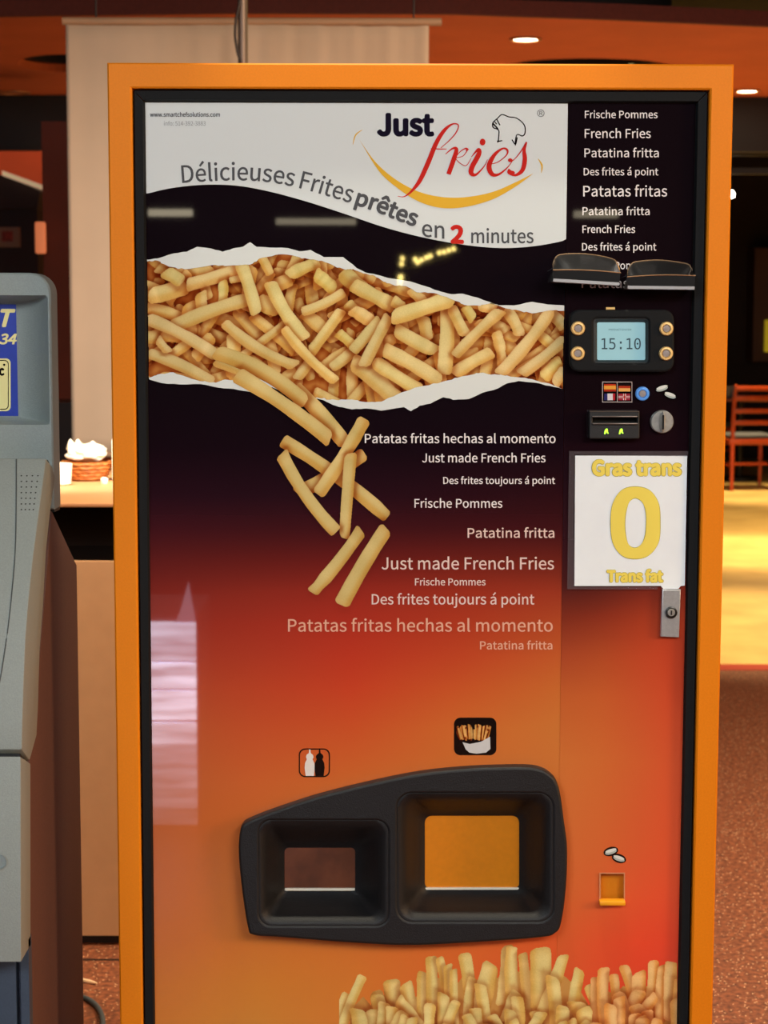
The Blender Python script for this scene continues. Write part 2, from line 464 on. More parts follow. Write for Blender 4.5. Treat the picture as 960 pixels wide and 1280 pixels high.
# bezel: four mitred strips
def strip(a, b, name='bezel'):
    pass
def bez(x0a, z0a, x1a, z1a, x0b, z0b, x1b, z1b):
    g = 0.0012
    A0, A1, B0, B1 = Vector((x0a, YBZ + .004, z0a)), Vector((x1a, YBZ + .004, z1a)), Vector((x0b, YP - .0005, z0b)), Vector((x1b, YP - .0005, z1b))
    M0 = A0.lerp(B0, .12); M1 = A1.lerp(B1, .12); M0.y = M1.y = YBZ
    N0 = A0.lerp(B0, .86); N1 = A1.lerp(B1, .86); N0.y = N1.y = YBZ + .001
    d = (A1 - A0).normalized() * g * 0.5
    L = [[A0 + d, A1 - d], [M0 + d, M1 - d], [N0 + d, N1 - d], [B0 + d, B1 - d]]
    return loft('bezel_strip', [[p for p in l] for l in L], M_bez, vm, closed=False, smooth=25)
o_ = .0012
X0, X1, Z0, Z1 = ixl + o_, ixr - o_, izb + o_, izt - o_
bez(X0, Z1, X1, Z1, bxl, bzt, bxr, bzt); bez(X0, Z0, X0, Z1, bxl, bzb, bxl, bzt)
bez(X1, Z0, X1, Z1, bxr, bzb, bxr, bzt); bez(X0, Z0, X1, Z0, bxl, bzb, bxr, bzb)
box('bezel_backing', (ixl - .01, ixl + .004, YF + .02, YF + .028, izb, izt), M_blk, vm)
# cabinet shell behind the door, open inside
t_ = .012; Yb = YF + 0.46
boxes('cabinet', [(XL, XL + t_, YF + .065, Yb, ZB, ZT - .003), (XR - t_, XR, YF + .065, Yb, ZB, ZT - .003), (XL, XR, YF + .065, Yb, ZT - .015, ZT - .003),
                  (XL, XR, YF + .065, Yb, ZB, ZB + t_), (XL, XR, Yb - t_, Yb, ZB, ZT - .003)], M_or, vm)
for x in (XL + .06, XR - .06):
    for y in (YF + .12, Yb - .08):
        tube('foot', [(x, y, 0.0), (x, y, .012), (x, y, ZB)], [.028, .028, .012], M_blk, vm, 14)
for sx in (XL + .016, XL + .016):
    pass

# ---- printed front sheets (colour belongs to the print, with haze added low down)
ROWS = [(100, [(18, 12, 17)] * 5), (480, [(19, 12, 18)] * 5), (560, [(24, 12, 20)] * 5), (620, [(38, 14, 24), (38, 14, 24), (40, 14, 24), (42, 14, 22), (44, 14, 20)]),
        (660, [(62, 18, 26), (62, 18, 24), (64, 18, 24), (64, 18, 22), (62, 18, 22)]), (700, [(92, 26, 26), (98, 26, 24), (104, 26, 24), (106, 30, 24), (104, 32, 24)]),
        (740, [(122, 34, 28), (136, 38, 28), (146, 38, 28), (150, 44, 28), (150, 50, 30)]), (780, [(142, 42, 30), (158, 44, 30), (170, 44, 30), (172, 54, 30), (172, 68, 34)]),
        (820, [(156, 52, 34), (172, 54, 34), (186, 52, 32), (188, 66, 34), (190, 86, 40)]), (860, [(168, 66, 38), (186, 64, 36), (198, 62, 34), (200, 84, 38), (198, 102, 44)]),
        (910, [(176, 80, 42), (196, 78, 40), (204, 80, 38), (206, 104, 44), (202, 114, 50)]), (980, [(180, 88, 44), (204, 96, 44), (210, 104, 44), (210, 112, 48), (206, 114, 52)]),
        (1080, [(186, 94, 44), (204, 108, 46), (214, 116, 48), (216, 116, 50), (212, 108, 52)]), (1180, [(194, 104, 42), (212, 120, 46), (220, 120, 48), (224, 108, 46), (226, 92, 44)]),
        (1230, [(198, 112, 40), (216, 132, 48), (220, 128, 50), (226, 108, 48), (228, 84, 42)]), (1290, [(204, 120, 42), (214, 140, 54), (222, 132, 54), (226, 108, 48), (228, 84, 42)]),
        (1900, [(206, 124, 44), (214, 140, 54), (222, 132, 54), (226, 108, 48), (228, 84, 42)])]
CX = [185, 320, 440, 580, 700]
ROWS2 = [(100, [(20, 13, 18)] * 4), (500, [(22, 12, 17)] * 4), (600, [(34, 14, 22)] * 4), (680, [(52, 18, 24)] * 4), (730, [(72, 24, 24), (86, 28, 24), (110, 34, 26), (140, 44, 30)]),
         (770, [(120, 40, 26), (138, 46, 28), (160, 54, 30), (178, 58, 34)]), (820, [(164, 66, 36), (176, 72, 36), (188, 68, 36), (196, 62, 36)]),
         (870, [(190, 90, 42), (196, 90, 42), (198, 80, 42), (204, 66, 38)]), (950, [(204, 110, 50), (206, 104, 48), (206, 92, 46), (214, 76, 44)]),
         (1060, [(210, 108, 52), (212, 102, 50), (216, 90, 48), (226, 80, 46)]), (1120, [(214, 104, 50), (218, 98, 50), (226, 86, 48), (232, 76, 46)]), (1180, [(220, 96, 48), (228, 84, 46), (232, 74, 44), (228, 68, 44)]),
         (1280, [(224, 88, 46), (228, 78, 44), (224, 68, 42), (214, 62, 42)]), (1900, [(224, 88, 46), (228, 78, 44), (224, 68, 42), (214, 62, 42)])]
CX2 = [700, 750, 800, 860]
def table_color(x, y, rows, cx):
    ys = np.array([r[0] for r in rows], float); out = np.zeros((len(x), 3))
    for c in range(3):
        g = np.array([[q[c] for q in r[1]] for r in rows], float)
        cols = np.stack([np.interp(y, ys, g[:, k]) for k in range(len(cx))], 1)
        xc = np.clip(x, cx[0], cx[-1]); i = np.clip(np.searchsorted(cx, xc, side='right') - 1, 0, len(cx) - 2)
        cxa = np.array(cx, float); t = (xc - cxa[i]) / (cxa[i + 1] - cxa[i])
        out[:, c] = cols[np.arange(len(x)), i] * (1 - t) + cols[np.arange(len(x)), i + 1] * t
    return out
def lin_np(c):
    c = np.clip(c / 255.0, 0, 1); return np.where(c <= 0.04045, c / 12.92, ((c + 0.055) / 1.055) ** 2.4)
def proj(P):
    q = P - np.array(CAM); z = q @ np.array(FWD)
    return 480 + FPX * (q @ np.array(RT)) / z, 640 - FPX * (q @ np.array(UP)) / z
M_print = mat('printed_sheet_behind_gloss', (255, 255, 255), 0.7, coat=1.0, coat_rough=0.02, attr='col', spec=0.0)
def pip(x, y, poly):
    poly = np.array(poly); inside = np.zeros(x.shape, bool); j = len(poly) - 1
    for i in range(len(poly)):
        xi, yi = poly[i]; xj, yj = poly[j]
        if yi != yj:
            c = ((yi > y) != (yj > y)) & (x < (xj - xi) * (y - yi) / (yj - yi) + xi)
            inside ^= c
        j = i
    return inside
BAY = catmull([(280 + u * .479, 870 + v * .479) for u, v in ((41, 358), (47, 340), (64, 327), (130, 301), (250, 262), (400, 225), (520, 202), (640, 190), (760, 186), (815, 189), (851, 205), (874, 240), (888, 330),
               (896, 400), (893, 500), (881, 590), (865, 620), (820, 632), (640, 645), (480, 652), (330, 645), (150, 631), (78, 625), (62, 605), (46, 500), (38, 410))], 5, True)
bay_c = np.mean(np.array(BAY), axis=0)
BAY_IN = [tuple(bay_c + (np.array(p) - bay_c) * np.array((0.96, 0.92))) for p in BAY]
COINB = (750.5, 1092, 780, 1127)
def sheet(name, x0, x1, z0, z1, rows, cx, extra_x=(), extra_z=(), holes=()):
    xs = np.unique(np.r_[np.linspace(x0, x1, int((x1 - x0) / .005) + 1), np.array(extra_x)])
    zs = np.unique(np.r_[np.linspace(z0, z1, int((z1 - z0) / .005) + 1), np.array(extra_z)])
    gx, gz = np.meshgrid(xs, zs); P = np.stack([gx.ravel(), np.full(gx.size, YP), gz.ravel()], 1)
    px, py = proj(P)
    tc_ = table_color(px, py, rows, cx) * 1.03
    tc_ += np.interp(py, [560, 640, 760, 980, 1150], [0, 4, 9, 7, 3])[:, None] * np.array([.4, 1.0, 1.0])  # pale haze over the lower front, put into the print colour
    colr = lin_np(tc_)
    nx, nz = len(xs), len(zs); idx = np.arange(nx * nz).reshape(nz, nx)
    Fq = np.stack([idx[:-1, :-1].ravel(), idx[:-1, 1:].ravel(), idx[1:, 1:].ravel(), idx[1:, :-1].ravel()], 1)
    keep = np.ones(len(Fq), bool); cxp = px[Fq].mean(1); cyp = py[Fq].mean(1)
    for h in holes: keep &= ~pip(cxp, cyp, h)
    return mesh_obj(name, P, Fq[keep], M_print, vm, colors=colr)
xsplit = avgx(710, 131, 700, 870, YP)
cL, cR = W(COINB[0], COINB[1], YP), W(COINB[2], COINB[3], YP)
sheet('front_panel', bxl, xsplit, bzb, bzt, ROWS, CX, holes=[BAY_IN])
h_c = [(COINB[0], COINB[1]), (COINB[2], COINB[1]), (COINB[2], COINB[3]), (COINB[0], COINB[3])]
sheet('control_panel', xsplit + .0003, bxr, bzb, bzt, ROWS2, CX2, (cL.x, cR.x), (cL.z, cR.z), [h_c, BAY_IN])
LY = lambda k: YP - 0.0003 * k

# ---- header print
def pm(name, rgb, emit=0.0): return mat(name, rgb, 0.7, coat=1.0, coat_rough=0.02, spec=0.0, emit=emit)
M_white = pm('white_print', (218, 225, 226))
M_ink = pm('charcoal_ink', (84, 86, 90)); M_inkd = pm('dark_navy_ink', (26, 22, 40)); M_red = pm('red_ink', (200, 44, 38)); M_yel = pm('mustard_ink', (226, 178, 60))
M_blackp = pm('black_ink', (14, 10, 12))
HL = bxl; HR = xsplit
def pxx(x, z, Y=YP):
    a, b = proj(np.array([[x, Y, z]])); return float(a[0]), float(b[0])
low = catmull([(184, 242), (215, 235), (255, 231), (295, 232), (335, 239), (380, 251), (430, 267), (480, 284), (530, 297), (580, 306), (625, 310), (665, 308), (698, 302.5), (707.5, 299)], 6)
hdr = [pxx(HL + .0005, bzt - .0005), pxx(HR, bzt - .0005)] + [(707.6, 299)] + low[::-1][1:-1] + [pxx(HL + .0005, W(184, 242, YP).z)]
plate('header_print', hdr, LY(1), M_white, vm)
text('lettering', 'www.smartchefsolutions.com', 187.5, 275, 146, 5.6, LY(2), M_ink, vm, emb=.15)
text('lettering', 'info: 514-392-3883', 205, 257, 157, 5.4, LY(2), pm('pale_grey_ink', (150, 155, 158)), vm)
text('lettering', 'Just', 471, 543, 170.5, 29.5, LY(2), M_inkd, vm, emb=1.9)
base = [(228, 228.5), (250, 227), (280, 225.5), (310, 225.5), (340, 228), (370, 234), (400, 242), (436, 253), (470, 264), (500, 276), (530, 287)]
BP = np.array(catmull(base, 10)); BD = np.r_[0, np.cumsum(np.linalg.norm(np.diff(BP, axis=0), axis=1))]
def s_at(x): return float(np.interp(x, BP[:, 0], BD))
text_path('lettering', 'Délicieuses', base, 21.5, LY(2), M_ink, vm, 0, s_at(227), s_at(366), emb=.3)
text_path('lettering', 'Frites', base, 21.5, LY(2), M_ink, vm, 0, s_at(374), s_at(438), emb=.3)
text_path('lettering', 'prêtes', base, 19.5, LY(2), M_ink, vm, 0, s_at(444), s_at(518), emb=1.0)
text('lettering', 'en', 527.5, 555.5, 295.5, 21, LY(2), M_ink, vm, slope=.11, emb=.3)
text('lettering', '2', 563, 580, 304.5, 23.5, LY(2), M_red, vm, slope=.04, emb=1.6)
text('lettering', 'minutes', 589, 667, 304, 18, LY(2), M_ink, vm, slope=.0, emb=.3)
# smile
Q = lambda u, v: (430 + u * .29167, 125 + v * .29167)
top_e = catmull([Q(66, 170), Q(130, 260), Q(200, 325), Q(280, 375), Q(360, 405), Q(450, 418), Q(540, 414), Q(640, 393), Q(730, 355), Q(812, 314)], 6)
bot_e = catmull([Q(812, 314), Q(740, 368), Q(650, 420), Q(560, 450), Q(470, 464), Q(390, 458), Q(310, 430), Q(230, 378), Q(150, 305), Q(66, 170)], 6)
plate('smile_print', top_e[:-1] + bot_e[:-1], LY(2), M_yel, vm)
for st in [([Q(38, 190), Q(50, 150), Q(78, 128)], [.6, 1.6, .6]), ([Q(832, 252), Q(848, 280), Q(846, 312)], [.6, 2.2, .6])]: strokes('smile_tick_print', [st], LY(2), M_yel, vm)
# script word: strokes with swelling widths
S = [([Q(230, 412), Q(258, 414), Q(290, 390), Q(325, 345), Q(360, 270), Q(395, 185), Q(430, 130), Q(465, 103), Q(490, 108), Q(480, 140), Q(450, 175), Q(415, 205)], [.6, 1.2, 3.0, 5.2, 6.0, 5.5, 4.4, 2.0, 1.6, 1.6, 1.2, .9]),
     ([Q(372, 208), Q(405, 210), Q(440, 210)], [.8, 1.4, .8]),
     ([Q(435, 232), Q(465, 208), Q(482, 212), Q(470, 255), Q(448, 318)], [1, 2.2, 4.6, 5.8, 5.6]),
     ([Q(455, 290), Q(490, 230), Q(520, 208), Q(530, 216)], [.8, 1.0, 1.8, 4.6]),
     ([Q(530, 214), Q(510, 240), Q(480, 252), Q(520, 282), Q(545, 250)], [1.4, .9, .8, 1, .7]),
     ([Q(545, 245), Q(575, 212), Q(578, 232), Q(550, 285), Q(545, 312), Q(565, 320), Q(600, 285), Q(615, 255)], [.7, 3.6, 6.0, 6.2, 6.0, 3.0, 1.2, .8]),
     ([Q(612, 275), Q(655, 268), Q(695, 238), Q(700, 215), Q(680, 208), Q(645, 235), Q(622, 280), Q(632, 315), Q(660, 320), Q(700, 290), Q(725, 255)], [.8, 1, 1.4, 2.6, 2.2, 4.4, 6.2, 5.4, 3, 1.4, .8]),
     ([Q(725, 260), Q(755, 225), Q(782, 180), Q(772, 215), Q(775, 255), Q(765, 300), Q(735, 322), Q(705, 312), Q(712, 298)], [.8, 1.4, 1.6, 4.0, 5.6, 5.2, 3.2, 2.6, 4.6])]
strokes('script_print', S, LY(3), M_red, vm)
plate('script_dot_print', circ(*Q(594, 180), 3.6, 16, 4.2), LY(3), M_red, vm)
plate('script_dot_print', circ(*Q(712, 258), 2.9, 14, 2.4), LY(3.2), M_red, vm)
plate('script_dot_print', circ(*Q(718, 312), 4.2, 14, 2.8), LY(3.2), M_red, vm)
# chef hat outline
H = [([Q(660, 182), Q(664, 150), Q(662, 128), Q(640, 118), Q(638, 98), Q(658, 78), Q(678, 62), Q(705, 72), Q(740, 78), Q(772, 106), Q(776, 140), Q(765, 154), Q(742, 148), Q(735, 175), Q(735, 195)], 1.3),
     ([Q(656, 178), Q(678, 174)], 1.4), ([Q(720, 170), Q(735, 190), Q(742, 160)], 1.3), ([Q(655, 82), Q(668, 108)], 1.3), ([Q(638, 100), Q(655, 118), Q(660, 128)], 1.8), ([Q(645, 92), Q(655, 104)], 1.2)]
strokes('hat_print', H, LY(2), M_blackp, vm)
c_ = circ(676, 141.5, 4.6, 20); plate('registered_print', [c_, circ(676, 141.5, 3.9, 20)[::-1]], LY(2), M_ink, vm)
text('lettering', 'R', 674.2, 678, 143.9, 4.8, LY(2), M_ink, vm)

# ---- picture of chips: painted as colour samples on a fine flat mesh
def smooth_noise(n, k):
    a = RNG.normal(0, 1, k + 3); return np.interp(np.linspace(0, k + 1, n), np.arange(k + 3), a)
FR_L = np.array([238, 218, 148.]); FR_M = np.array([228, 184, 98.]); FR_D = np.array([198, 130, 60.]); 
class Canvas:
    def __init__(s, x0, y0, x1, y1, res, bg):
        s.x0, s.y0, s.res = x0, y0, res; s.w = int((x1 - x0) * res) + 1; s.h = int((y1 - y0) * res) + 1
        s.c = np.zeros((s.h, s.w, 3)); s.c[:] = bg; s.m = np.zeros((s.h, s.w), bool)
    def fry(s, a, b, wd, shade=1.0, tint=(0, 0, 0), shadow=0.55, square=0.5):
        a = np.array(a, float); b = np.array(b, float); L = np.linalg.norm(b - a) + 1e-6; t = (b - a) / L
        if t[0] < 0: a, b = b, a; t = -t
        n = np.array((-t[1], t[0])); pad = wd + 4
        X0 = int(max(0, (min(a[0], b[0]) - pad - s.x0) * s.res)); X1 = int(min(s.w, (max(a[0], b[0]) + pad - s.x0) * s.res + 1))
        Y0 = int(max(0, (min(a[1], b[1]) - pad - s.y0) * s.res)); Y1 = int(min(s.h, (max(a[1], b[1]) + pad - s.y0) * s.res + 1))
        if X1 <= X0 or Y1 <= Y0: return
        gx, gy = np.meshgrid(np.arange(X0, X1) / s.res + s.x0, np.arange(Y0, Y1) / s.res + s.y0)
        dx = gx - a[0]; dy = gy - a[1]; u = dx * t[0] + dy * t[1]
        bend = RNG.normal(0, .03) * L; q = np.clip(u / L, 0, 1); v = dx * n[0] + dy * n[1] - bend * 4 * q * (1 - q)
        wv = np.interp(q, np.linspace(0, 1, 9), 1 + .07 * smooth_noise(9, 6)) * wd / 2
        endr = wd * RNG.uniform(.14, .42); cut = RNG.uniform(-.5, .5, 2)
        over = np.maximum(np.maximum(-(u + cut[0] * v), (u + cut[1] * v) - L), 0)
        ee = np.minimum(np.minimum(u + cut[0] * v, L - u - cut[1] * v), endr)
        wl = wv * np.sqrt(np.clip(1 - ((endr - ee) / endr) ** 2 * .72, 0, 1))
        inside = (over <= 0) & (np.abs(v) <= wl)
        sub = s.c[Y0:Y1, X0:X1]
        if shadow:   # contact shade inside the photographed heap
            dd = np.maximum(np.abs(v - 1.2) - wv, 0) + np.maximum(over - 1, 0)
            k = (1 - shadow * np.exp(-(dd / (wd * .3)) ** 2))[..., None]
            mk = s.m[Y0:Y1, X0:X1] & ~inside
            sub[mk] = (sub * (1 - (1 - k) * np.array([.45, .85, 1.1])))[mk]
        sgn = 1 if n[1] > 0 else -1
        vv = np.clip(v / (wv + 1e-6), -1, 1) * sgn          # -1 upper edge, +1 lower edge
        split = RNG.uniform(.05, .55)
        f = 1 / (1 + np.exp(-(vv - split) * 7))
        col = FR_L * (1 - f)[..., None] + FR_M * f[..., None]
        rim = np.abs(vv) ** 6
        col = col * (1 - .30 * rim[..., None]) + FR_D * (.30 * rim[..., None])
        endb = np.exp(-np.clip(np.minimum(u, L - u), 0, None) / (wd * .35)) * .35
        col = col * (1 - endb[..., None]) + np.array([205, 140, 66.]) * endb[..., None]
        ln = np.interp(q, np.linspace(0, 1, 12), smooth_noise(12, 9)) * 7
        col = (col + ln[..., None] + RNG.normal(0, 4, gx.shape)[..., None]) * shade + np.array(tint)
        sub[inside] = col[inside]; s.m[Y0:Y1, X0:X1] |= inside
    def build(s, name, Y, parent, poly=None, masked=False):
        ys, xs = np.mgrid[0:s.h, 0:s.w]; px = xs / s.res + s.x0; py = ys / s.res + s.y0
        idx = np.arange(s.h * s.w).reshape(s.h, s.w)
        Fq = np.stack([idx[:-1, :-1], idx[1:, :-1], idx[1:, 1:], idx[:-1, 1:]], -1).reshape(-1, 4)
        keep = np.ones(len(Fq), bool)
        if masked:
            mm = s.m.ravel(); keep &= mm[Fq].all(1)
        if poly is not None:
            cx = px.ravel()[Fq].mean(1); cy = py.ravel()[Fq].mean(1); keep &= pip(cx, cy, poly)
        Fq = Fq[keep]; used = np.unique(Fq); rem = np.zeros(s.h * s.w, np.int64); rem[used] = np.arange(len(used))
        P = Wn(px.ravel()[used], py.ravel()[used], Y)
        return mesh_obj(name, P, rem[Fq], M_print, parent, colors=lin_np(s.c.reshape(-1, 3)[used] * 0.97))
A = lambda u, v: (180 + u * .28125, 300 + v * .28125)
B = lambda u, v: (440 + u * .28125, 330 + v * .28125)
C = lambda u, v: (320 + u * .40625, 460 + v * .40625)
k_ = .28125
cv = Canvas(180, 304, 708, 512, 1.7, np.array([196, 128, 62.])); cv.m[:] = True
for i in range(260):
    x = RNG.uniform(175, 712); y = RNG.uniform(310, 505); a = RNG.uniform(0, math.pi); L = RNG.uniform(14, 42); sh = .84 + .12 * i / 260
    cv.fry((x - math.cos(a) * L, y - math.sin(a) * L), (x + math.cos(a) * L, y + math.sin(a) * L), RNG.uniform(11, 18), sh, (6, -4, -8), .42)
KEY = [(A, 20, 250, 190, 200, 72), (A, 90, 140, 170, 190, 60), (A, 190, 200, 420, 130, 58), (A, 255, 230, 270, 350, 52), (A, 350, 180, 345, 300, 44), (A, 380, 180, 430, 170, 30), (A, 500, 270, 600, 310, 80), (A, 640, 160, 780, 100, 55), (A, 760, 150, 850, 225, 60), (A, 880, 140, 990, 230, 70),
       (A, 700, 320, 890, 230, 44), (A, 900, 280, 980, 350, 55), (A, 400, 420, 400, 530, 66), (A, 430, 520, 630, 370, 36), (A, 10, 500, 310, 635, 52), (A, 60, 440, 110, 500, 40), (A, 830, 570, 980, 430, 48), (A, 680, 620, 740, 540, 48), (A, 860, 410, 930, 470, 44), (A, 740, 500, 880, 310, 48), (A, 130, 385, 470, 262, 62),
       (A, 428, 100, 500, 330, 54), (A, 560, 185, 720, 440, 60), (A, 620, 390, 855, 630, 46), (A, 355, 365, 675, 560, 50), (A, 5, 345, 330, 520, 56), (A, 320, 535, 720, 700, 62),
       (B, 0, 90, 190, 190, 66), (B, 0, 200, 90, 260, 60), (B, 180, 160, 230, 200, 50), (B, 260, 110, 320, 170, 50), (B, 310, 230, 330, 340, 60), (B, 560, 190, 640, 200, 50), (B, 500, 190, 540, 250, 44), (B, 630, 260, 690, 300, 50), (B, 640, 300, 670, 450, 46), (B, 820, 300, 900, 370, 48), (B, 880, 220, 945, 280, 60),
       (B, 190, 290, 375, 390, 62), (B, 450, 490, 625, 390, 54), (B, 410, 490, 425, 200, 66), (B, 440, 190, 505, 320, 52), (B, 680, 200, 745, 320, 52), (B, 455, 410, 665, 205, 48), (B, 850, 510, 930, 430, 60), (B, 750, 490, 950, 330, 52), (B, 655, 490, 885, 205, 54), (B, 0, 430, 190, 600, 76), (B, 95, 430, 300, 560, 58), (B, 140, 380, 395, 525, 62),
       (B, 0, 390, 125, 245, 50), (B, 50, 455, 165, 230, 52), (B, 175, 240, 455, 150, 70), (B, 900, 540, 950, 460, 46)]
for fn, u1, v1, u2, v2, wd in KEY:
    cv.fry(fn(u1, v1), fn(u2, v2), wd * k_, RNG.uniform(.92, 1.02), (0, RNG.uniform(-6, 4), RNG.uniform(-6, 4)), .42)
top_w = [A(13, 88), A(60, 82), A(130, 60), A(190, 52), A(235, 30), A(300, 38), A(350, 52), A(400, 36), A(440, 30), A(472, 10), A(500, 30), A(560, 34), A(640, 36), A(690, 50), A(740, 44), A(800, 76), A(885, 76), A(930, 110),
         B(20, 18), B(60, 38), B(110, 48), B(160, 62), B(260, 78), B(330, 100), B(380, 118), B(440, 134), B(490, 132), B(560, 150), B(640, 182), B(720, 184), B(800, 168), B(870, 180), B(943, 184)]
top_in = [B(943, 208), B(880, 206), B(800, 220), B(740, 206), B(680, 196), B(620, 172), B(570, 186), B(500, 182), B(460, 164), B(420, 146), B(350, 128), B(290, 126), B(240, 98), B(190, 96), B(150, 80), B(100, 52), B(50, 42), B(5, 22),
          A(900, 132), A(850, 118), A(790, 92), A(730, 84), A(660, 68), A(600, 64), A(520, 80), A(470, 110), A(380, 114), A(300, 112), A(180, 130), A(110, 118), A(60, 92), A(14, 96)]
bot_in = [A(22, 612), A(60, 598), A(130, 588), A(200, 612), A(260, 628), A(320, 634), A(360, 620), A(420, 628), A(460, 600), A(560, 640), (360, 493), (388, 496.5), (402, 498), (418, 499.5), B(0, 602), B(60, 614), B(130, 612), B(200, 580), B(300, 545), B(400, 524), B(470, 505), B(530, 492), B(570, 484), B(650, 492), B(720, 502), B(800, 512), B(870, 530), B(936, 556)]
bot_out = [B(936, 556), B(880, 542), B(820, 528), B(740, 520), B(690, 530), B(630, 560), B(580, 572), B(520, 600), B(450, 604), B(405, 592), B(350, 620), B(300, 630), B(262, 654), B(230, 636), B(130, 652), B(60, 642), B(0, 646), (428, 509), (416, 506), (404, 500), (392, 497.5), (366, 494), (340, 484), A(480, 676), A(400, 662), A(330, 656), A(250, 640), A(160, 642), A(80, 636), A(24, 620)]
def rough(pts, amp=.9, k=5):
    out = []
    for i in range(len(pts) - 1):
        a = np.array(pts[i]); b = np.array(pts[i + 1])
        for j in range(k): out.append(tuple(a + (b - a) * j / k + (RNG.normal(0, amp * .5, 2) if j else 0)))
    out.append(tuple(pts[-1])); return out
TW = rough(top_w, .5, 3); TI = rough(top_in, .9); BI = rough(bot_in, .9); BO = rough(bot_out, .6, 3)
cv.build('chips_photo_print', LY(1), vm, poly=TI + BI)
M_torn = pm('torn_white_paper_print', (222, 228, 226))
plate('torn_paper_print', TW + TI, LY(2), M_torn, vm)
plate('torn_paper_print', BI + BO[1:], LY(2), M_torn, vm)
cf = Canvas(255, 425, 492, 764, 2.6, np.array([200, 140, 70.]))
P_ = lambda u, v: (u, v)
for fn, u1, v1, u2, v2, wd in [(C, 120, 60, 278, 238, 46), (P_, 268, 440, 382, 504, 49), (P_, 295, 468, 413, 550, 48), (C, 125, 385, 335, 262, 44), (C, 80, 222, 405, 460, 42), (C, 190, 390, 335, 155, 42), (C, 292, 262, 272, 525, 36), (C, 78, 262, 248, 505, 40), (C, 172, 692, 325, 498, 38), (C, 262, 730, 402, 492, 48)]:
    a = fn(u1, v1); b = fn(u2, v2)
    cf.fry(a, b, wd * .40625, .93, (0, -4, -6), .5)
cf.m[:, :] &= ~((np.arange(cf.w)[None, :] / cf.res + cf.x0 < 262))
cf.build('falling_chips_print', LY(3), vm, masked=True)
cp = Canvas(424, 1176, 850, 1420, 1.7, np.array([214, 160, 84.]))
D = [(434, 1241, 14, -.25), (454, 1219, 13, -.5), (489, 1224, 22, .1), (507, 1228, 18, .3), (528, 1214, 13, 0), (539, 1195, 14, 0), (549, 1196, 11, .1), (560, 1205, 12, .1), (567, 1211, 11, 0), (580, 1191, 17, .12), (592, 1222, 14, -.1), (615, 1204, 22, -.2), (635, 1181, 16, -.1), (640, 1183, 16, .05),
     (653, 1191, 13, .1), (676, 1184, 27, .05), (705, 1193, 17, -.45), (725, 1211, 15, -.25), (736, 1230, 16, .4), (744, 1221, 12, 0), (755, 1209, 15, 0), (767, 1217, 12, .05), (779, 1206, 14, .22), (799, 1214, 17, -.05), (817, 1200, 14, -.05), (828, 1206, 12, 0), (840, 1202, 18, 0), (470, 1238, 18, .2), (600, 1230, 16, .2), (690, 1220, 18, .1), (850, 1225, 14, 0)]
for x, y, wd, sl in D:
    tint = (4, -22, -14) if x > 738 else (0, 0, 0)
    cp.fry((x, y), (x + sl * 60 + RNG.uniform(-3, 3), y + 75), wd, 1.05, (tint[0] + 2, tint[1] + 6, tint[2]), .30)
xa_p = np.array(sorted((d[0], d[1]) for d in D)); px_ = np.arange(cp.w) / cp.res + cp.x0
topc = np.interp(px_, xa_p[:, 0], xa_p[:, 1]) + 26
fillm = ((np.arange(cp.h)[:, None] / cp.res + cp.y0) > topc[None, :]) & (px_[None, :] > 437) & ~cp.m
cp.c[fillm] = (216, 160, 84); cp.m |= fillm
for k in range(200):
    y = 1238 + 175 * (k / 200) ** .9; x = RNG.uniform(432 - max(0, (y - 1250)) * .05, 850)
    if x < 470 and y < 1250: y += 12
    a = RNG.normal(0, .30); L = RNG.uniform(34, 64); tint = (4, -24, -14) if x > 742 else (0, 0, 0)
    cp.fry((x, y), (x + math.sin(a) * L, y + math.cos(a) * L), RNG.uniform(12, 20), RNG.uniform(1.0, 1.08), (tint[0] + 2, tint[1] + 6, tint[2]), .32)
xr_, _ = pxx(bxr, 0.6)
lim = (np.arange(cp.w)[None, :] / cp.res + cp.x0 > 846.5) | np.zeros((cp.h, 1), bool); cp.m &= ~lim
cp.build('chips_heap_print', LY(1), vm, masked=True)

# ---- lettering on the front
T1 = [('Patatas fritas hechas al momento', 456, 694.6, 554, 11.6, 0), ('Just made French Fries', 527.5, 682, 578, 11.2, 0), ('Des frites toujours á point', 554, 694, 605, 8.8, 0), ('Frische Pommes', 518, 628, 634.8, 11.2, 0), ('Patatina fritta', 584.5, 693, 672.2, 12, 1),
      ('Just made French Fries', 477, 692.5, 711.8, 15, 1), ('Frische Pommes', 518.7, 607, 731.8, 8.8, 1), ('Des frites toujours á point', 464.6, 668, 755.6, 13, 1), ('Patatas fritas hechas al momento', 360, 691, 789.5, 15.6, 2), ('Patatina fritta', 600, 690.5, 811.8, 10.2, 2)]
tcol = [pm('white_lettering_ink', (232, 228, 228)), pm('warm_white_lettering_ink', (232, 208, 198)), pm('pinkish_lettering_ink', (232, 178, 152))]
for s, a, b, bs, cp_, k in T1: text('lettering', s, a, b, bs, cp_, LY(1), tcol[k], vm, emb=.18)
T2 = [('Frische Pommes', 731, 822, 147.8, 9.4), ('French Fries', 730.8, 813.5, 172.6, 11.4), ('Patatina fritta', 730.5, 823.5, 196.6, 11), ('Des frites á point', 729.6, 823, 219.2, 9.2), ('Patatas fritas', 729, 834, 245.6, 13.4), ('Patatina fritta', 728, 812, 269, 10), ('French Fries', 728, 794, 291.2, 9.4), ('Des frites á point', 727.5, 820.5, 313.2, 9.4), ('Frische Pommes', 727, 815, 336.5, 9.4), ('Patatas fritas', 727, 831, 360, 12)]
for s, a, b, bs, cp_ in T2: text('lettering', s, a, b, bs, cp_, LY(1), tcol[0], vm, emb=.15)

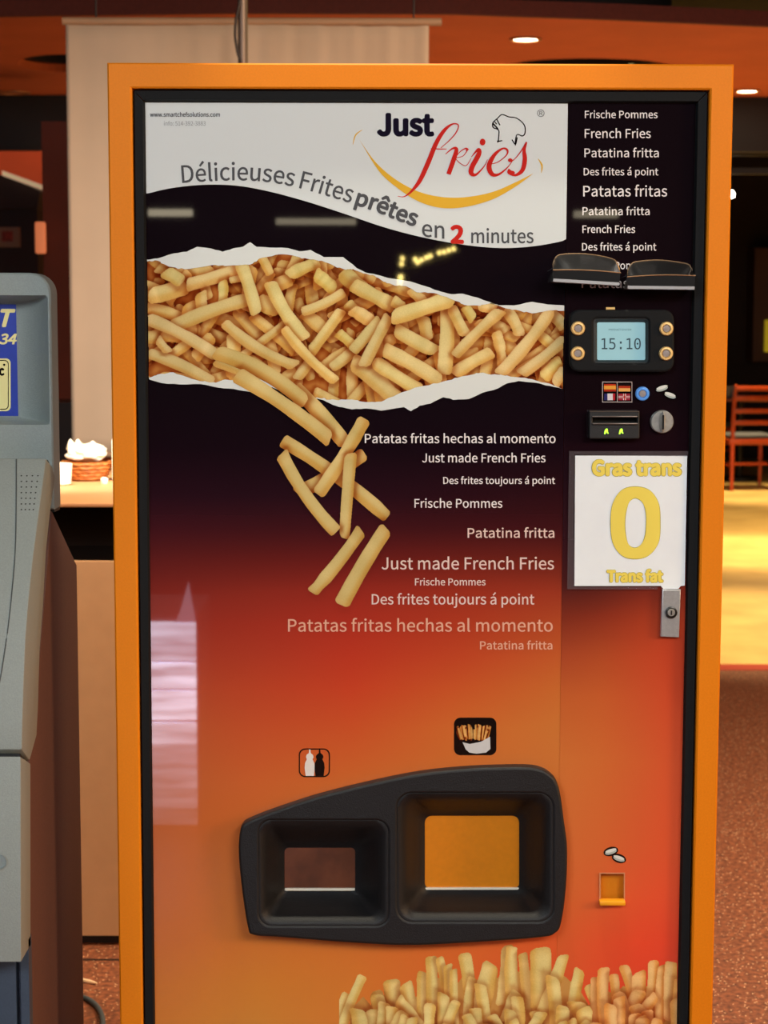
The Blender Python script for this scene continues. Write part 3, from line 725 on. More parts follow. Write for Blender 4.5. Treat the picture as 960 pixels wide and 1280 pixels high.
# ---- pick-up bay surround with two recesses
M_bay = mat('black_bay_plastic', (25, 25, 27), 0.5, spec=0.4, noise=0.12, nscale=600, bump=0.3)
YS = YP - 0.022
R1 = rrect(324, 1026, 485, 1157, 15, 6); R2 = rrect(497, 992, 691, 1152, 18, 6)
plate('bay_surround', [BAY, R1[::-1], R2[::-1]], YS, M_bay, vm, thick=0.0215, bevel=0.0035)
def recess(rim, inner, depth, pr, nm='bay_recess', k=6):
    def lp(r, Y): return [W(x, y, Y) for x, y in rrect(*r, k)]
    mid = lambda t: tuple(rim[i] + (inner[i] - rim[i]) * t for i in range(5))
    loft(nm, [lp((rim[0] - 4, rim[1] - 4, rim[2] + 4, rim[3] + 4, rim[4] + 3), YS + .0045), lp(rim, YS + .0012), lp(mid(.10), YS + .003), lp(mid(.24), YS + .009), lp(mid(.36), YS + .017), lp(mid(.5), YS + .031), lp(mid(.72), YS + .048), lp(mid(.86), YS + .057), lp(inner, YS + depth)], M_bay, vm, smooth=60)
recess((324, 1026, 485, 1157, 15), (355.5, 1059.5, 444, 1114, 6), .062, 6)
recess((497, 992, 691, 1152, 18), (531, 1019.5, 649, 1112.5, 9), .062, 6)
M_flap = mat('brown_smoked_flap', (104, 56, 34), 0.25, coat=0.6, noise=0.25, nscale=25)
M_flapo = mat('orange_flap', (228, 136, 14), 0.35, noise=0.03, nscale=120)
def inset_plate(name, r, Y, m_): return plate(name, rrect(*r, 6), Y, m_, vm, thick=.003, bevel=.0006)
inset_plate('flap', (354, 1058, 446, 1111, 6), YS + .0635, M_flap); inset_plate('flap', (529, 1017, 651, 1110, 9), YS + .0635, M_flapo)
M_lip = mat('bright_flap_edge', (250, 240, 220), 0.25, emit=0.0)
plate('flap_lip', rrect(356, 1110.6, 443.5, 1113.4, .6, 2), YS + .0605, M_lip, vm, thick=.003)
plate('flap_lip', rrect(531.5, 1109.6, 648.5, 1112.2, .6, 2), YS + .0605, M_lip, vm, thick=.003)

# ---- pictograms
plate('sauce_pictogram', [rrect(373.5, 935.5, 412.5, 971.5, 8), rrect(375, 937, 411, 970, 7)[::-1]], LY(1), M_blackp, vm)
G = lambda u, v: (365 + u * .28125, 885 + v * .28125)
def bottle(cu): return [G(cu - 3, 184), G(cu + 3, 184), G(cu + 4, 200), G(cu + 14, 208), G(cu + 17, 218), G(cu + 12, 228), G(cu + 20, 244), G(cu + 22, 266), G(cu + 18, 302), G(cu - 18, 302), G(cu - 23, 266), G(cu - 21, 244), G(cu - 13, 228), G(cu - 17, 218), G(cu - 14, 208), G(cu - 4, 200)]
plate('sauce_pictogram', bottle(79), LY(1.5), pm('white_pictogram', (238, 232, 226)), vm); plate('sauce_pictogram', bottle(123), LY(1.6), M_blackp, vm)
plate('chips_pictogram', rrect(567.5, 897, 620.5, 944, 8), LY(1), M_blackp, vm)
cc = Canvas(570, 899, 619, 930, 4, np.array([200, 110, 50.]))
for k in range(75):
    x = RNG.uniform(575, 609); y = 928 - abs(RNG.normal(0, 2)); tp = 904 + RNG.uniform(0, 9) + abs(x - 594) * .15; dx = (x - 592) * .25
    cc.fry((x, y - 2), (x + dx, tp), 2.6, RNG.uniform(.85, 1), (6, -25, -30), .5)
cc.build('chips_pictogram', LY(1.5), vm, masked=True)
plate('chips_pictogram', [G(758, 152), G(790, 160), G(840, 150), G(880, 128), G(882, 182), G(862, 198), G(820, 203), G(788, 198), G(772, 184)], LY(2), pm('white_cup_print', (212, 212, 212)), vm)

# ---- coin return
cx0, cy0, cx1, cy1 = COINB
M_flapo2 = mat('orange_coin_plate', (222, 136, 16), 0.4)
loft('coin_return', [[W(x, y, YY) for x, y in ((a - g, b_ - g), (c + g, b_ - g), (c + g, d_ + g), (a - g, d_ + g))] for YY, g, (a, b_, c, d_) in
     ((YP - .0016, 1.3, COINB), (YP - .0016, -.2, COINB), (YP + .02, -1.0, COINB))], mat('peach_rim_plastic', (214, 146, 104), 0.25, coat=0.4), vm, smooth=False)
plate('coin_flap', [(cx0, cy0), (cx1 - .5, cy0), (cx1 - .5, cy1), (cx0, cy1)], YP + .012, M_flapo2, vm, thick=.004)
pA, pB = W(749, 1125, YP - .006), W(781.5, 1131, YP - .006)
box('coin_lip', (pA.x, pB.x, YP - .012, YP + .004, pB.z, pA.z), mat('orange_lip', (250, 170, 30), 0.3), vm, bevel=.002)
def coin_print(S_, nm):
    m1 = pm('coin_grey_print', (176, 190, 186)); m2 = pm('coin_pale_print', (226, 232, 226))
    for k, (a, b) in enumerate((((0.02, .28), (.60, .02)), ((.42, .52), (.98, .80)))):
        a = S_(*a); b = S_(*b); v = np.array(b) - np.array(a); L = np.linalg.norm(v); ang = math.atan2(v[1], v[0]); cx, cy = (a[0] + b[0]) / 2, (a[1] + b[1]) / 2
        def el(rx, ry, dx=0, dy=0): return [(cx + dx + rx * math.cos(t) * math.cos(ang) - ry * math.sin(t) * math.sin(ang), cy + dy + rx * math.cos(t) * math.sin(ang) + ry * math.sin(t) * math.cos(ang)) for t in np.linspace(0, 2 * math.pi, 25)[:-1]]
        plate(nm, el(L * .60, L * .36, 0, L * .05), LY(1 + k * 1.2), M_blackp, vm)
        plate(nm, el(L * .48, L * .17, 0, L * .10), LY(1.3 + k * 1.2), m1, vm)
        plate(nm, el(L * .46, L * .13, 0, -L * .02), LY(1.6 + k * 1.2), m2, vm)
coin_print(lambda u, v: (755.5 + u * 26, 1061 + v * 17), 'coin_pictogram')
coin_print(lambda u, v: (819.5 + u * 26, 482 + v * 17), 'coin_pictogram')

# ---- display unit
YD = YP - 0.014
plate('display_housing', [rrect(712, 387, 843, 465, 13), rrect(742, 398, 811, 454, 5)[::-1]], YD, M_bez, vm, thick=.0135, bevel=.003)
loft('display_recess', [[W(x, y, YY) for x, y in rrect(*r)] for r, YY in (((740, 396, 813, 456, 6), YD + .0028), ((743, 399, 810, 453, 4), YD + .003), ((746.5, 403, 806.5, 450, 2), YD + .010))], M_blk, vm)
M_lcd = mat('pale_cyan_backlit_screen', (146, 192, 202), 0.3, emit=0.28, coat=0.5)
plate('screen', rrect(745.5, 402.5, 807.5, 450.5, 1.5), YD + .0098, M_lcd, vm)
M_seg = mat('dark_screen_digits', (40, 70, 84), 0.5)
text('screen_digits', '15:10', 752, 801, 436.5, 13.6, YD + .0094, M_seg, vm, fnt=F_MONO)
text('screen_digits', 'PRODUCT SYSTEM', 761, 789, 413.2, 2.3, YD + .0094, mat('faint_screen_text', (92, 138, 150), 0.5), vm)
def button(px, py, r, ringm, capm, lab):
    c = W(px, py, YD)
    def lp(rr, dy): return [(c.x + rr * math.cos(a), c.y + dy, c.z + rr * math.sin(a)) for a in np.linspace(0, 2 * math.pi, 33)[:-1]]
    rm = r * PXM
    o = loft('button', [lp(rm, .001), lp(rm, -.002), lp(rm * .88, -.0045), lp(rm * .62, -.0048), lp(rm * .52, -.002)], ringm, vm, smooth=50)
    if lab: o['label'] = lab
    loft('button_cap', [lp(rm * .52, -.002), lp(rm * .48, -.0036), lp(rm * .1, -.004)], capm, o, cap1=True)
M_gold = mat('polished_brass_ring', (255, 214, 140), 0.3, 0.2); M_cap = mat('grey_button_cap', (150, 142, 140), 0.4)
for bx_, by_ in ((722.3, 410.5), (722, 441.8), (832.8, 410.8), (832.3, 441.8)): button(bx_, by_, 8.8, M_gold, M_cap, 'brass-ringed push button')
_yd = YD; YD = YP - .001
button(803, 492, 8.8, mat('blue_lit_ring', (96, 160, 240), 0.25, 0.3, emit=0.25), M_cap, 'blue-ringed push button')
YD = _yd
c = W(763, 386, YP - .008); tube('display_catch', [c + Vector((-.006, 0, 0)), c + Vector((.006, 0, 0))], .0022, M_gold, vm, 8)
# flags
fx = lambda u: 700 + u / 6; fy = lambda v: 380 + v / 6
def rp(a, b, c, d): return [(fx(a), fy(b)), (fx(c), fy(b)), (fx(c), fy(d)), (fx(a), fy(d))]
plate('flag_print', rp(316, 582, 542, 738), LY(1), pm('flag_border_print', (190, 178, 176)), vm)
plate('flag_print', rp(322, 588, 537, 732), LY(1.5), M_blackp, vm)
plate('flag_print', rp(427, 588, 432, 732), LY(2), pm('flag_border_print', (190, 178, 176)), vm)
def fl(col, *r): plate('flag_print', rp(*r), LY(2.2), pm('flag_%d_%d_%d' % col, col), vm)
fl((190, 50, 30), 330, 600, 420, 612); fl((236, 168, 70), 330, 612, 420, 640); fl((170, 50, 34), 330, 640, 420, 656)
fl((30, 20, 20), 440, 600, 528, 614); fl((180, 60, 36), 440, 614, 528, 632); fl((240, 180, 100), 440, 632, 528, 656)
fl((50, 50, 110), 332, 672, 356, 722); fl((226, 220, 226), 356, 672, 396, 722); fl((180, 40, 50), 396, 672, 414, 722)
fl((160, 44, 60), 438, 672, 526, 722); 
plate('flag_print', rp(438, 690, 526, 704), LY(2.5), M_white, vm); plate('flag_print', rp(474, 672, 494, 722), LY(2.5), M_white, vm)
plate('flag_print', rp(438, 694, 526, 700), LY(2.8), M_red, vm); plate('flag_print', rp(480, 672, 488, 722), LY(2.8), M_red, vm)
# banknote reader
YN = YP - .016
plate('note_reader', [rrect(736.5, 513.5, 799.5, 548.5, 2), rrect(741, 521.5, 796.5, 529.5, .5, 2)[::-1]], YN, M_blk, vm, thick=.0155, bevel=.0015)
pa, pb = W(739, 519, YN), W(799, 521, YN)
for (y0, y1) in ((519.8, 521.5), (528.6, 530.4)):
    a = W(740.5, y0, YN - .001); b = W(796.5, y1, YN - .001)
    box('note_slot_rail', (a.x, b.x, YN - .004, YN + .001, b.z, a.z), mat('grey_brown_rail', (120, 108, 100), 0.3, 0.5), vm, bevel=.0006)
a = W(737, 513.6, YN); b = W(799, 514.8, YN); box('note_reader_top_edge', (a.x, b.x, YN - .0015, YN + .001, b.z, a.z), mat('grey_brown_rail', (120, 108, 100)), vm)
plate('note_slot', [(740, 521), (797, 521), (797, 530), (740, 530)], YN + .012, mat('slot_black', (8, 8, 8), .8), vm)
M_led = mat('green_led', (170, 240, 60), 0.4, emit=1.6)
for q in (758, 776.5): strokes('led_arrow', [([(q - 2.2, 542.6), (q - .6, 538), (q + .8, 537), (q + 1.2, 541.5)], [1.6, 2.6, 2.0, 1.2]), ([(q + 1.5, 540.5), (q + 2.4, 542)], 1.3)], YN - .0004, M_led, vm)
# coin knob
c = W(827, 527, YP); rm = 14.6 * PXM
def lp(rr, dy, sx=1): return [(c.x + rr * sx * math.cos(a), c.y + dy, c.z + rr * math.sin(a)) for a in np.linspace(0, 2 * math.pi, 41)[:-1]]
M_steel = mat('brushed_steel', (200, 198, 192), 0.3, 0.55, noise=.1, nscale=200)
kn = loft('coin_knob', [lp(rm, 0), lp(rm, -.004), lp(rm * .93, -.0065), lp(rm * .8, -.0066), lp(rm * .3, -.006)], M_steel, vm, cap1=True, smooth=40)
loft('coin_slot_guard', [lp(rm * .9, -.0066, .30), lp(rm * .8, -.012, .20), lp(rm * .6, -.014, .12)], M_steel, kn, cap1=True)
boxes('coin_slot', [(c.x - .0012, c.x + .0012, c.y - .0155, c.y - .010, c.z - rm * .62, c.z + rm * .62)], mat('slot_black', (8, 8, 8)), kn)

# ---- two black hoods above the display
def hood(P, Fr, name='hood'):
    """P: outline on the panel (px); Fr: front band: tl, tr, br, bl (px) standing forward"""
    YW = YP - .0005; YH = YP - .042
    top = catmull(P, 4)
    n = len(top)
    fr_top = [tuple(np.array(Fr[0]) + (np.array(Fr[1]) - np.array(Fr[0])) * i / (n - 1)) for i in range(n)]
    bul = [.0 + 2.0 * math.sin(math.pi * i / (n - 1)) for i in range(n)]
    fr_top = [(x, y - b * .8) for (x, y), b in zip(fr_top, bul)]
    fr_bot = [tuple(np.array(Fr[3]) + (np.array(Fr[2]) - np.array(Fr[3])) * i / (n - 1)) for i in range(n)]
    wallb = [(x, max(y, Fr[3][1] + 1)) for x, y in fr_bot]
    A_ = [W(x, y, YW) for x, y in top]; B_ = [W(x, y, YH) for x, y in fr_top]; C_ = [W(x, y, YH + .001) for x, y in fr_bot]
    D_ = [Vector((v.x, YW, v.z)) for v in C_]
    o = loft(name, [A_, B_, C_, D_], mat('gloss_black_hood', (30, 31, 33), 0.28, noise=.1, nscale=900, bump=.1), vm, closed=False, smooth=30)
    # close the cheeks
    V = [A_[0], B_[0], C_[0], D_[0], A_[-1], B_[-1], C_[-1], D_[-1]]
    mesh_obj('hood_cheek', V[:4], [(0, 1, 2, 3)], mat('gloss_black_hood', (30, 31, 33)), o); mesh_obj('hood_cheek', V[4:], [(0, 1, 2, 3)], mat('gloss_black_hood', (30, 31, 33)), o)
    mr = mat('edge_highlight', (214, 178, 140), 0.25, 0.7)  # bright highlights on the bevel edges, laid in as thin tubes
    tube('hood_edge', [p + Vector((0, -.001, 0)) for p in A_], .00075, mr, o, 6)
    tube('hood_edge', [p + Vector((0, -.0006, 0)) for p in [A_[-1]] + B_[::-1] + ([C_[-1]] if False else [])], .00075, mr, o, 6)
    lo = [W(x, y, YH + .0005) for x, y in fr_bot]
    th = .0035
    V = []; 
    loft('hood_lens', [[p + Vector((0, -.001, th)) for p in lo], [p + Vector((0, -.001, -.0005)) for p in lo], [Vector((p.x, YW - .004, p.z - .0005)) for p in lo]], mat('frosted_lens', (168, 172, 178), 0.4), o, closed=False, smooth=20)
    q0 = A_[int(n * .86)]; q1 = B_[int(n * .90)]
    tube('hood_rib', [q0 + Vector((0, -.001, -.001)), q1 + Vector((0, 0, .0008))], .0005, mat('grey_rib', (110, 112, 116), .4), o, 5)
    return o
h1 = hood([(691.5, 336), (691.5, 329), (695, 321), (703, 318), (725, 317), (748, 319.5), (766, 324), (771, 329), (775, 341)], [(691, 337.5), (775.5, 341), (774, 356.5), (691.5, 351.5)])
h2 = hood([(784.5, 345), (785, 337), (790, 329), (800, 326.5), (822, 325), (843, 327), (859, 330), (864, 335), (868.5, 344)], [(784, 346), (869, 344.5), (868, 361.5), (784.5, 360.5)])
h1['label'] = 'left black hood with edge highlights put in as tubes'; h2['label'] = 'right black hood with edge highlights put in as tubes'

# ---- lock plate
YL = YP - .008
pl = plate('lock_plate', [(828, 737), (851, 737), (849, 797), (826, 796)], YL, mat('satin_steel_plate', (188, 190, 192), 0.35, .5, noise=.06, nscale=300), vm, thick=.0075, bevel=.0012)
c = W(838.8, 765.5, YL)
def lp2(rr, dy): return [(c.x + rr * math.cos(a), c.y + dy, c.z + rr * math.sin(a)) for a in np.linspace(0, 2 * math.pi, 29)[:-1]]
rm = 7.6 * PXM
lk = loft('lock_cylinder', [lp2(rm, .0005), lp2(rm, -.002), lp2(rm * .82, -.0025), lp2(rm * .66, -.0012)], mat('dark_lock_metal', (60, 58, 56), .3, .8), pl, cap1=False)
loft('lock_core', [lp2(rm * .66, -.0012), lp2(rm * .55, -.003), lp2(rm * .2, -.003)], M_steel, pl, cap1=True)
boxes('keyhole', [(c.x - .0009, c.x + .0009, c.y - .0036, c.y - .0025, c.z - .003, c.z + .003)], mat('slot_black', (8, 8, 8)), pl)

# ================================================================== NOTICE IN CLEAR SLEEVE
YN2 = YP - .0045
cN = W(788, 735, YN2)
ns = thing('notice_sign', 'white paper notice with yellow lettering and a big zero in a clear sleeve', 'sign', (cN.x, cN.y, cN.z))
M_paper = mat('white_paper', (240, 249, 255), .6, noise=.015, nscale=30)
plate('paper_sheet', [(719, 569.5), (859, 569.8), (856, 732), (851, 732.5), (848, 736), (829, 736), (826, 732.3), (718, 732.5)], YN2, M_paper, ns, thick=.0006)
M_sleeve = mat('clear_plastic_sleeve', (120, 110, 116), .15, alpha=.22, coat=.6)
plate('sleeve', [[(711.5, 564), (860.5, 564), (860, 570.5), (718, 568.5), (717, 733.5), (822, 733.5), (822, 737), (709, 736.5)]], YN2 - .0006, M_sleeve, ns, thick=.001)
M_yt = mat('yellow_sign_ink', (244, 224, 92), .5); M_yo = mat('olive_outline_ink', (178, 160, 60), .5)
def outlined(s, x0, x1, bs, cp_, bold):
    text('sign_lettering_outline', s, x0 - .8, x1 + .8, bs + .5, cp_ + 1.0, YN2 - .0007, M_yo, ns, emb=bold + .55)
    text('sign_lettering', s, x0, x1, bs, cp_, YN2 - .0010, M_yt, ns, emb=bold)
outlined('Gras trans', 740, 852, 595, 20.5, 1.45); outlined('Trans fat', 758.5, 829, 728, 15.5, 1.1)
def big0(g):
    o1 = catmull([(794, 608.5 - g), (812, 613 - g * .7), (823 + g * .7, 629), (825 + g, 653), (823 + g * .7, 678), (811, 694 + g * .7), (793.5, 698.5 + g), (777, 694 + g * .7), (766 - g * .7, 678), (763.5 - g, 653), (766 - g * .7, 630), (777, 613 - g * .7)], 8, True)
    o2 = catmull([(794.5, 622.5 + g), (803, 628 + g * .5), (807.5 - g, 640), (808 - g, 654), (806.5 - g, 670), (801, 681 - g * .5), (793.5, 685 - g), (786, 681 - g * .5), (782 + g, 669), (781 + g, 654), (782.5 + g, 639), (787, 627 + g * .5)], 8, True)
    return [o1, o2[::-1]]
plate('sign_zero_outline', big0(.7), YN2 - .0007, M_yo, ns); plate('sign_zero', big0(0), YN2 - .0010, M_yt, ns)

# ================================================================== CASH MACHINE ON THE LEFT
XA = -0.452; XAL = -0.98
cm = thing('cash_machine', 'grey cash dispenser with blue lit sign at the left edge', 'cash machine', ((XA + XAL) / 2, 2.5, 0))
M_grey = mat('grey_textured_plastic', (146, 156, 153), .55, noise=.05, nscale=500, bump=.25)
M_brn = mat('brown_cabinet_paint', (98, 66, 58), .6, noise=.12, nscale=500, bump=.15)
M_navy = mat('slate_blue_base', (62, 76, 94), .5, noise=.08, nscale=400)
def prism(name, prof, x0, x1, material, parent, bevel=0.0):
    n = len(prof); V = [(x0, p[0], p[1]) for p in prof] + [(x1, p[0], p[1]) for p in prof]
    F = [tuple(range(n)), tuple(range(2 * n - 1, n - 1, -1))] + [(i, (i + 1) % n, n + (i + 1) % n, n + i) for i in range(n)]
    o = mesh_obj(name, V, F, material, parent)
    if bevel: bevel_mesh(o, bevel, 2, 35)
    return o
def pf(L, X=XA): 
    r = []
    for a, b in L: q = WX(a, b, X); r.append((q.y, q.z))
    return r
prof = pf([(58, 573), (50, 632), (42, 693), (36, 750), (32, 799), (29.5, 860), (28.2, 900), (27.5, 937), (37.5, 951), (46, 920), (47.5, 890), (50, 812), (54, 759), (58, 687), (63, 640), (69, 597), (66, 584)])
prism('fascia_shelf', prof, XAL, XA, M_grey, cm, bevel=.0025)
prism('lower_door', pf([(26, 945.5), (26.5, 1203), (38.5, 1182), (38.3, 954)]), XAL, XA, M_grey, cm, bevel=.002)
pg = pf([(31, 934), (31, 950), (40, 957), (40, 940)]); prism('gap_shadow_strip', pg, XAL + .01, XA - .006, M_blk, cm)
qb = WX(36, 1203, XA); qg = W(23, 1230, qb.y)
gA = W(20, 1230, qb.y).x; gB = W(26, 1230, qb.y).x
boxes('base_panel', [(XAL, gA, qb.y, qb.y + .02, .0, qb.z + .03), (gB, XA, qb.y, qb.y + .02, .0, qb.z + .03), (gA - .01, gB + .01, qb.y + .012, qb.y + .022, 0, qb.z + .03)], M_navy, cm)
q1, q2, q3 = WX(65, 640, XA - .003), WX(97, 705, XA - .003), WX(104, 1280, XA - .003)
yr = (q2.y + q3.y) / 2
f1 = WX(41, 920, XA - .003); 
prism('cabinet_body', [(q1.y, q1.z + .002), (yr, q2.z), (yr, 0.0), (qb.y + .021, 0.0), (qb.y + .021, 0.9), (f1.y + .006, f1.z), (q1.y - .035, q1.z - .06)], XAL, XA - .003, M_brn, cm, bevel=.002)
# head
YH0 = WX(65, 480, XA).y; YH1 = WX(72.5, 480, XA).y + .004
def head_loop(x0, y0, x1, y1, r, Y): return [W(x, y, Y) for x, y in rrect(x0, y0, x1, y1, r, 7)]
hl = []
HW = lambda gi, Y: None
zt_ = W(40, 341, YH0).z; zb_ = W(40, 637, YH0).z
def rr_w(x0, z0, x1, z1, r, Y, n=7):
    L = []
    for k, (x, z) in enumerate(rrect(x0, -z1, x1, -z0, r, n)):
        zz = -z
        if k // (n + 1) in (1, 2) and r > .01:      # small radius at the two bottom corners
            x = x1 if k // (n + 1) == 1 else x0; zz = z0 + (z0 + r - z0) * (1 - ((k % (n + 1)) / n if k // (n + 1) == 1 else 1 - (k % (n + 1)) / n))
        L.append(Vector((x, Y, zz)))
    return L
hl.append(rr_w(XAL, zb_, XA, zt_, .028, YH1)); hl.append(rr_w(XAL, zb_, XA, zt_, .028, YH0 + .003)); hl.append(rr_w(XAL + .002, zb_ + .002, XA - .002, zt_ - .002, .027, YH0))
Sx = W(61, 450, YH0).x; Szt = W(30, 369, YH0).z; Szb = W(30, 531, YH0).z
sx2 = W(22, 450, YH0 + .045).x; szt2 = W(10, 380, YH0 + .045).z; szb2 = W(10, 521, YH0 + .045).z
hl.append(rr_w(XAL + .03, Szb, Sx, Szt, .004, YH0))
for t, dd in ((.2, .018), (.45, .032), (.75, .041), (1, .045)):
    hl.append(rr_w(XAL + .03 + .04 * t, Szb + (szb2 - Szb) * t, Sx + (sx2 - Sx) * t, Szt + (szt2 - Szt) * t, .004, YH0 + dd))
loft('head_shell', hl, M_grey, cm, cap0=True, cap1=True, smooth=24)
YSg = YH0 + .0445
M_blue = mat('blue_sign_film', (34, 56, 158), .35, noise=.06, nscale=90, emit=.12)
a = W(-150, 380, YSg); 
plate('blue_sign', [(-230, 380), (20, 380.5), (22.8, 520), (-230, 520)], YSg, M_blue, cm, thick=.0)
M_cream = mat('cream_sign_ink', (236, 222, 150), .5, emit=.1)
text('sign_letter', 'T', .5, 19.5, 409, 23, YSg - .0005, M_cream, cm, shear=.25, emb=1.4)
text('sign_letter', '34', -1, 21, 430.5, 13.5, YSg - .0005, M_cream, cm, shear=.22, emb=.7)
plate('yellow_card', rrect(-120, 448, 13.3, 514, 6), YSg - .0005, M_cream, cm)
plate('yellow_card_line', [rrect(-118, 450, 10.8, 512, 5), rrect(-117, 451, 9.9, 511, 4.4)[::-1]], YSg - .0009, M_blackp, cm)
text('sign_letter', 'c', -1.5, 5.5, 469.5, 12, YSg - .0009, M_blackp, cm, emb=.8)
plate('card_dot', circ(5.2, 456, 1.4, 12), YSg - .0009, M_blackp, cm)
# shelf plane details
s0 = WX(58, 573, XA); s1 = WX(42, 693, XA); nrm = (s1 - s0).cross(Vector((1, 0, 0))).normalized()
V, F = [], []
for r in range(7):
    for k in range(4):
        px = 26.8 + k * (6.9 - r * .32) ; py = 595 + r * 7.05
        cc_ = WP(px, py, s0, nrm) - nrm * (0.0006 if nrm.y > 0 else -0.0006)
        u = Vector((1, 0, 0)); v = (s1 - s0).normalized(); n0 = len(V)
        V += [cc_ + u * .0011 * math.cos(a) + v * .0011 * math.sin(a) for a in np.linspace(0, 2 * math.pi, 9)[:-1]]; F.append(tuple(range(n0, n0 + 8)))
mesh_obj('speaker_holes', V, F, mat('slot_black', (8, 8, 8)), cm)['kind'] = 'stuff'
# seam curve down the shelf front
def surf(px, py):
    ys = [(p[1], p[0]) for p in prof[:8]]; z_ = None
    best = None
    for i in range(7):
        a = Vector((XA, prof[i][0], prof[i][1])); b = Vector((XA, prof[i + 1][0], prof[i + 1][1])); n = (b - a).cross(Vector((1, 0, 0))).normalized()
        q = WP(px, py, a, n)
        if b.z - 1e-4 <= q.z <= a.z + 1e-4: return q
    return q
tube('fascia_seam', [surf(*p) + Vector((0, .0002, 0)) for p in catmull([(20.5, 574), (20.3, 630), (19, 690), (14, 750), (8, 800), (1, 845), (-8, 890)], 5)], .0009, mat('seam_grey', (74, 80, 80), .6), cm, 6)
c = W(-.5, 1077, WX(26, 1077, XA).y)
def lp3(rr, dy): return [(c.x + rr * math.cos(a), c.y + dy, c.z + rr * math.sin(a)) for a in np.linspace(0, 2 * math.pi, 29)[:-1]]
loft('door_lock', [lp3(.0098, .0), lp3(.0098, -.0015), lp3(.0088, -.0018), lp3(.0082, .0005), lp3(.003, .0002)], M_grey, cm, cap1=True)
# hinge bracket between head and shelf
prism('hinge_bracket', pf([(60, 575), (66, 600), (68, 640), (75, 637), (70, 600)], XA - .002), XA - .03, XA - .002, mat('dark_hinge', (48, 58, 60), .5), cm)

# ================================================================== COUNTER AND WHAT STANDS ON IT
yc = WZ(120, 1169.5, 0.025).y
zc = W(110, 629, yc).z
ct = thing('counter', 'cream fronted counter between the cash dispenser and the vending machine', 'counter', (-.75, yc + .4, 0))
M_crm = mat('cream_laminate', (196, 160, 122), .6, noise=.03, nscale=20)
z702 = W(110, 702, yc).z
box('countertop', (-2.2, .6, yc - .004, yc + 1.0, zc - .009, zc), mat('cream_worktop', (186, 140, 98), .5), ct, bevel=.002)
box('front_panel', (-2.2, .6, yc, yc + .02, .025, z702), M_crm, ct)
boxes('inner_shelf', [(-2.2, .6, yc + .02, yc + .9, .0, z702 - .02), (-2.2, .6, yc + .45, yc + .9, z702 - .02, zc - .01)], mat('shaded_cavity', (26, 16, 16), .8), ct)  # dark fill carries the shade inside the open shelf
yb_ = WZ(110, 607, zc).y
# wicker basket with crumpled napkins
bk0 = WZ(108, 603, zc); by = bk0.y; sc_ = by / FPX
bt = thing('basket', 'small amber wicker basket on the cream counter', 'basket', (W(112, 600, by).x, by + .07, zc))
bc = Vector((W(103, 600, by).x, by + .07, zc))
def ov(rx, ry, z, n=36): return [(bc.x + rx * math.cos(a), bc.y + ry * math.sin(a), z) for a in np.linspace(0, 2 * math.pi, n + 1)[:-1]]
M_wick = mat('amber_wicker', (150, 84, 34), .5, rgb2=(196, 120, 54), nscale=90, bump=.6)
hB = .05
loft('basket_body', [ov(.04, .04, zc + .002), ov(.052, .05, zc + .003), ov(.061, .057, zc + .03), ov(.066, .062, zc + hB), ov(.060, .056, zc + hB), ov(.048, .046, zc + .01)], M_wick, bt, cap0=True, cap1=True)
for k in range(5):
    z = zc + .007 + k * .0095; r = .053 + .013 * min(1, k / 3.4)
    tube('wicker_strand', [Vector((bc.x + (r) * math.cos(a), bc.y + (r - .003) * math.sin(a), z + .0015 * math.sin(a * 12 + k * math.pi))) for a in np.linspace(0, 2 * math.pi, 61)], .003, M_wick, bt, 6)
M_nap = mat('white_napkin', (252, 248, 236), .8)
def crumple(name, c, rx, ry, rz, seed, label, grp=None, mt=M_nap, amp=.28):
    bm = bmesh.new(); bmesh.ops.create_icosphere(bm, subdivisions=4, radius=1)
    r = np.random.default_rng(seed); ds = r.normal(0, 1, (14, 3)); ph = r.uniform(0, 6, 14)
    for v in bm.verts:
        s_ = sum(abs(math.sin(3.2 * v.co.dot(Vector(d)) + p)) for d, p in zip(ds, ph)) / 14 - .6
        v.co = v.co * (1 + amp * 2 * s_)
        v.co = Vector((c[0] + v.co.x * rx, c[1] + v.co.y * ry, c[2] + v.co.z * rz))
    V = [tuple(v.co) for v in bm.verts]; F = [tuple(q.index for q in f.verts) for f in bm.faces]; bm.free()
    o = mesh_obj(name, V, F, mt, None, smooth=25)
    tag(o, label, 'napkins', grp); return o
bm = bmesh.new(); bmesh.ops.create_icosphere(bm, subdivisions=5, radius=1)
r_ = np.random.default_rng(5); ds = r_.normal(0, 1, (12, 3)); ph = r_.uniform(0, 6, 12)
for v in bm.verts:
    q = v.co.copy(); k_s = sum(abs(math.sin(2.6 * q.dot(Vector(d)) + p)) for d, p in zip(ds, ph)) / 12 - .62
    q = q * (1 + .9 * k_s)
    for dx, hh in ((-.72, .9), (-.35, .8), (.35, .35), (.85, .3)):
        if q.z > .1: q.z += hh * math.exp(-((q.x - dx) / .13) ** 2) * math.exp(-((q.y + .3) / .5) ** 2)
    v.co = Vector((bc.x + q.x * .056, bc.y + q.y * .05, zc + hB + .022 + q.z * .024))
V = [tuple(v.co) for v in bm.verts]; F = [tuple(q.index for q in f.verts) for f in bm.faces]; bm.free()
n_ = mesh_obj('napkins', V, F, M_nap, None, smooth=25); tag(n_, 'bundle of crumpled white napkins filling the amber basket', 'napkins', kind='stuff')
cq = WZ(78, 605, zc)
def revolve(name, c, prof_, material, parent=None, n=28):
    return loft(name, [[(c[0] + r * math.cos(a), c[1] + r * math.sin(a), c[2] + z) for a in np.linspace(0, 2 * math.pi, n + 1)[:-1]] for r, z in prof_], material, parent, cap0=True, cap1=True)
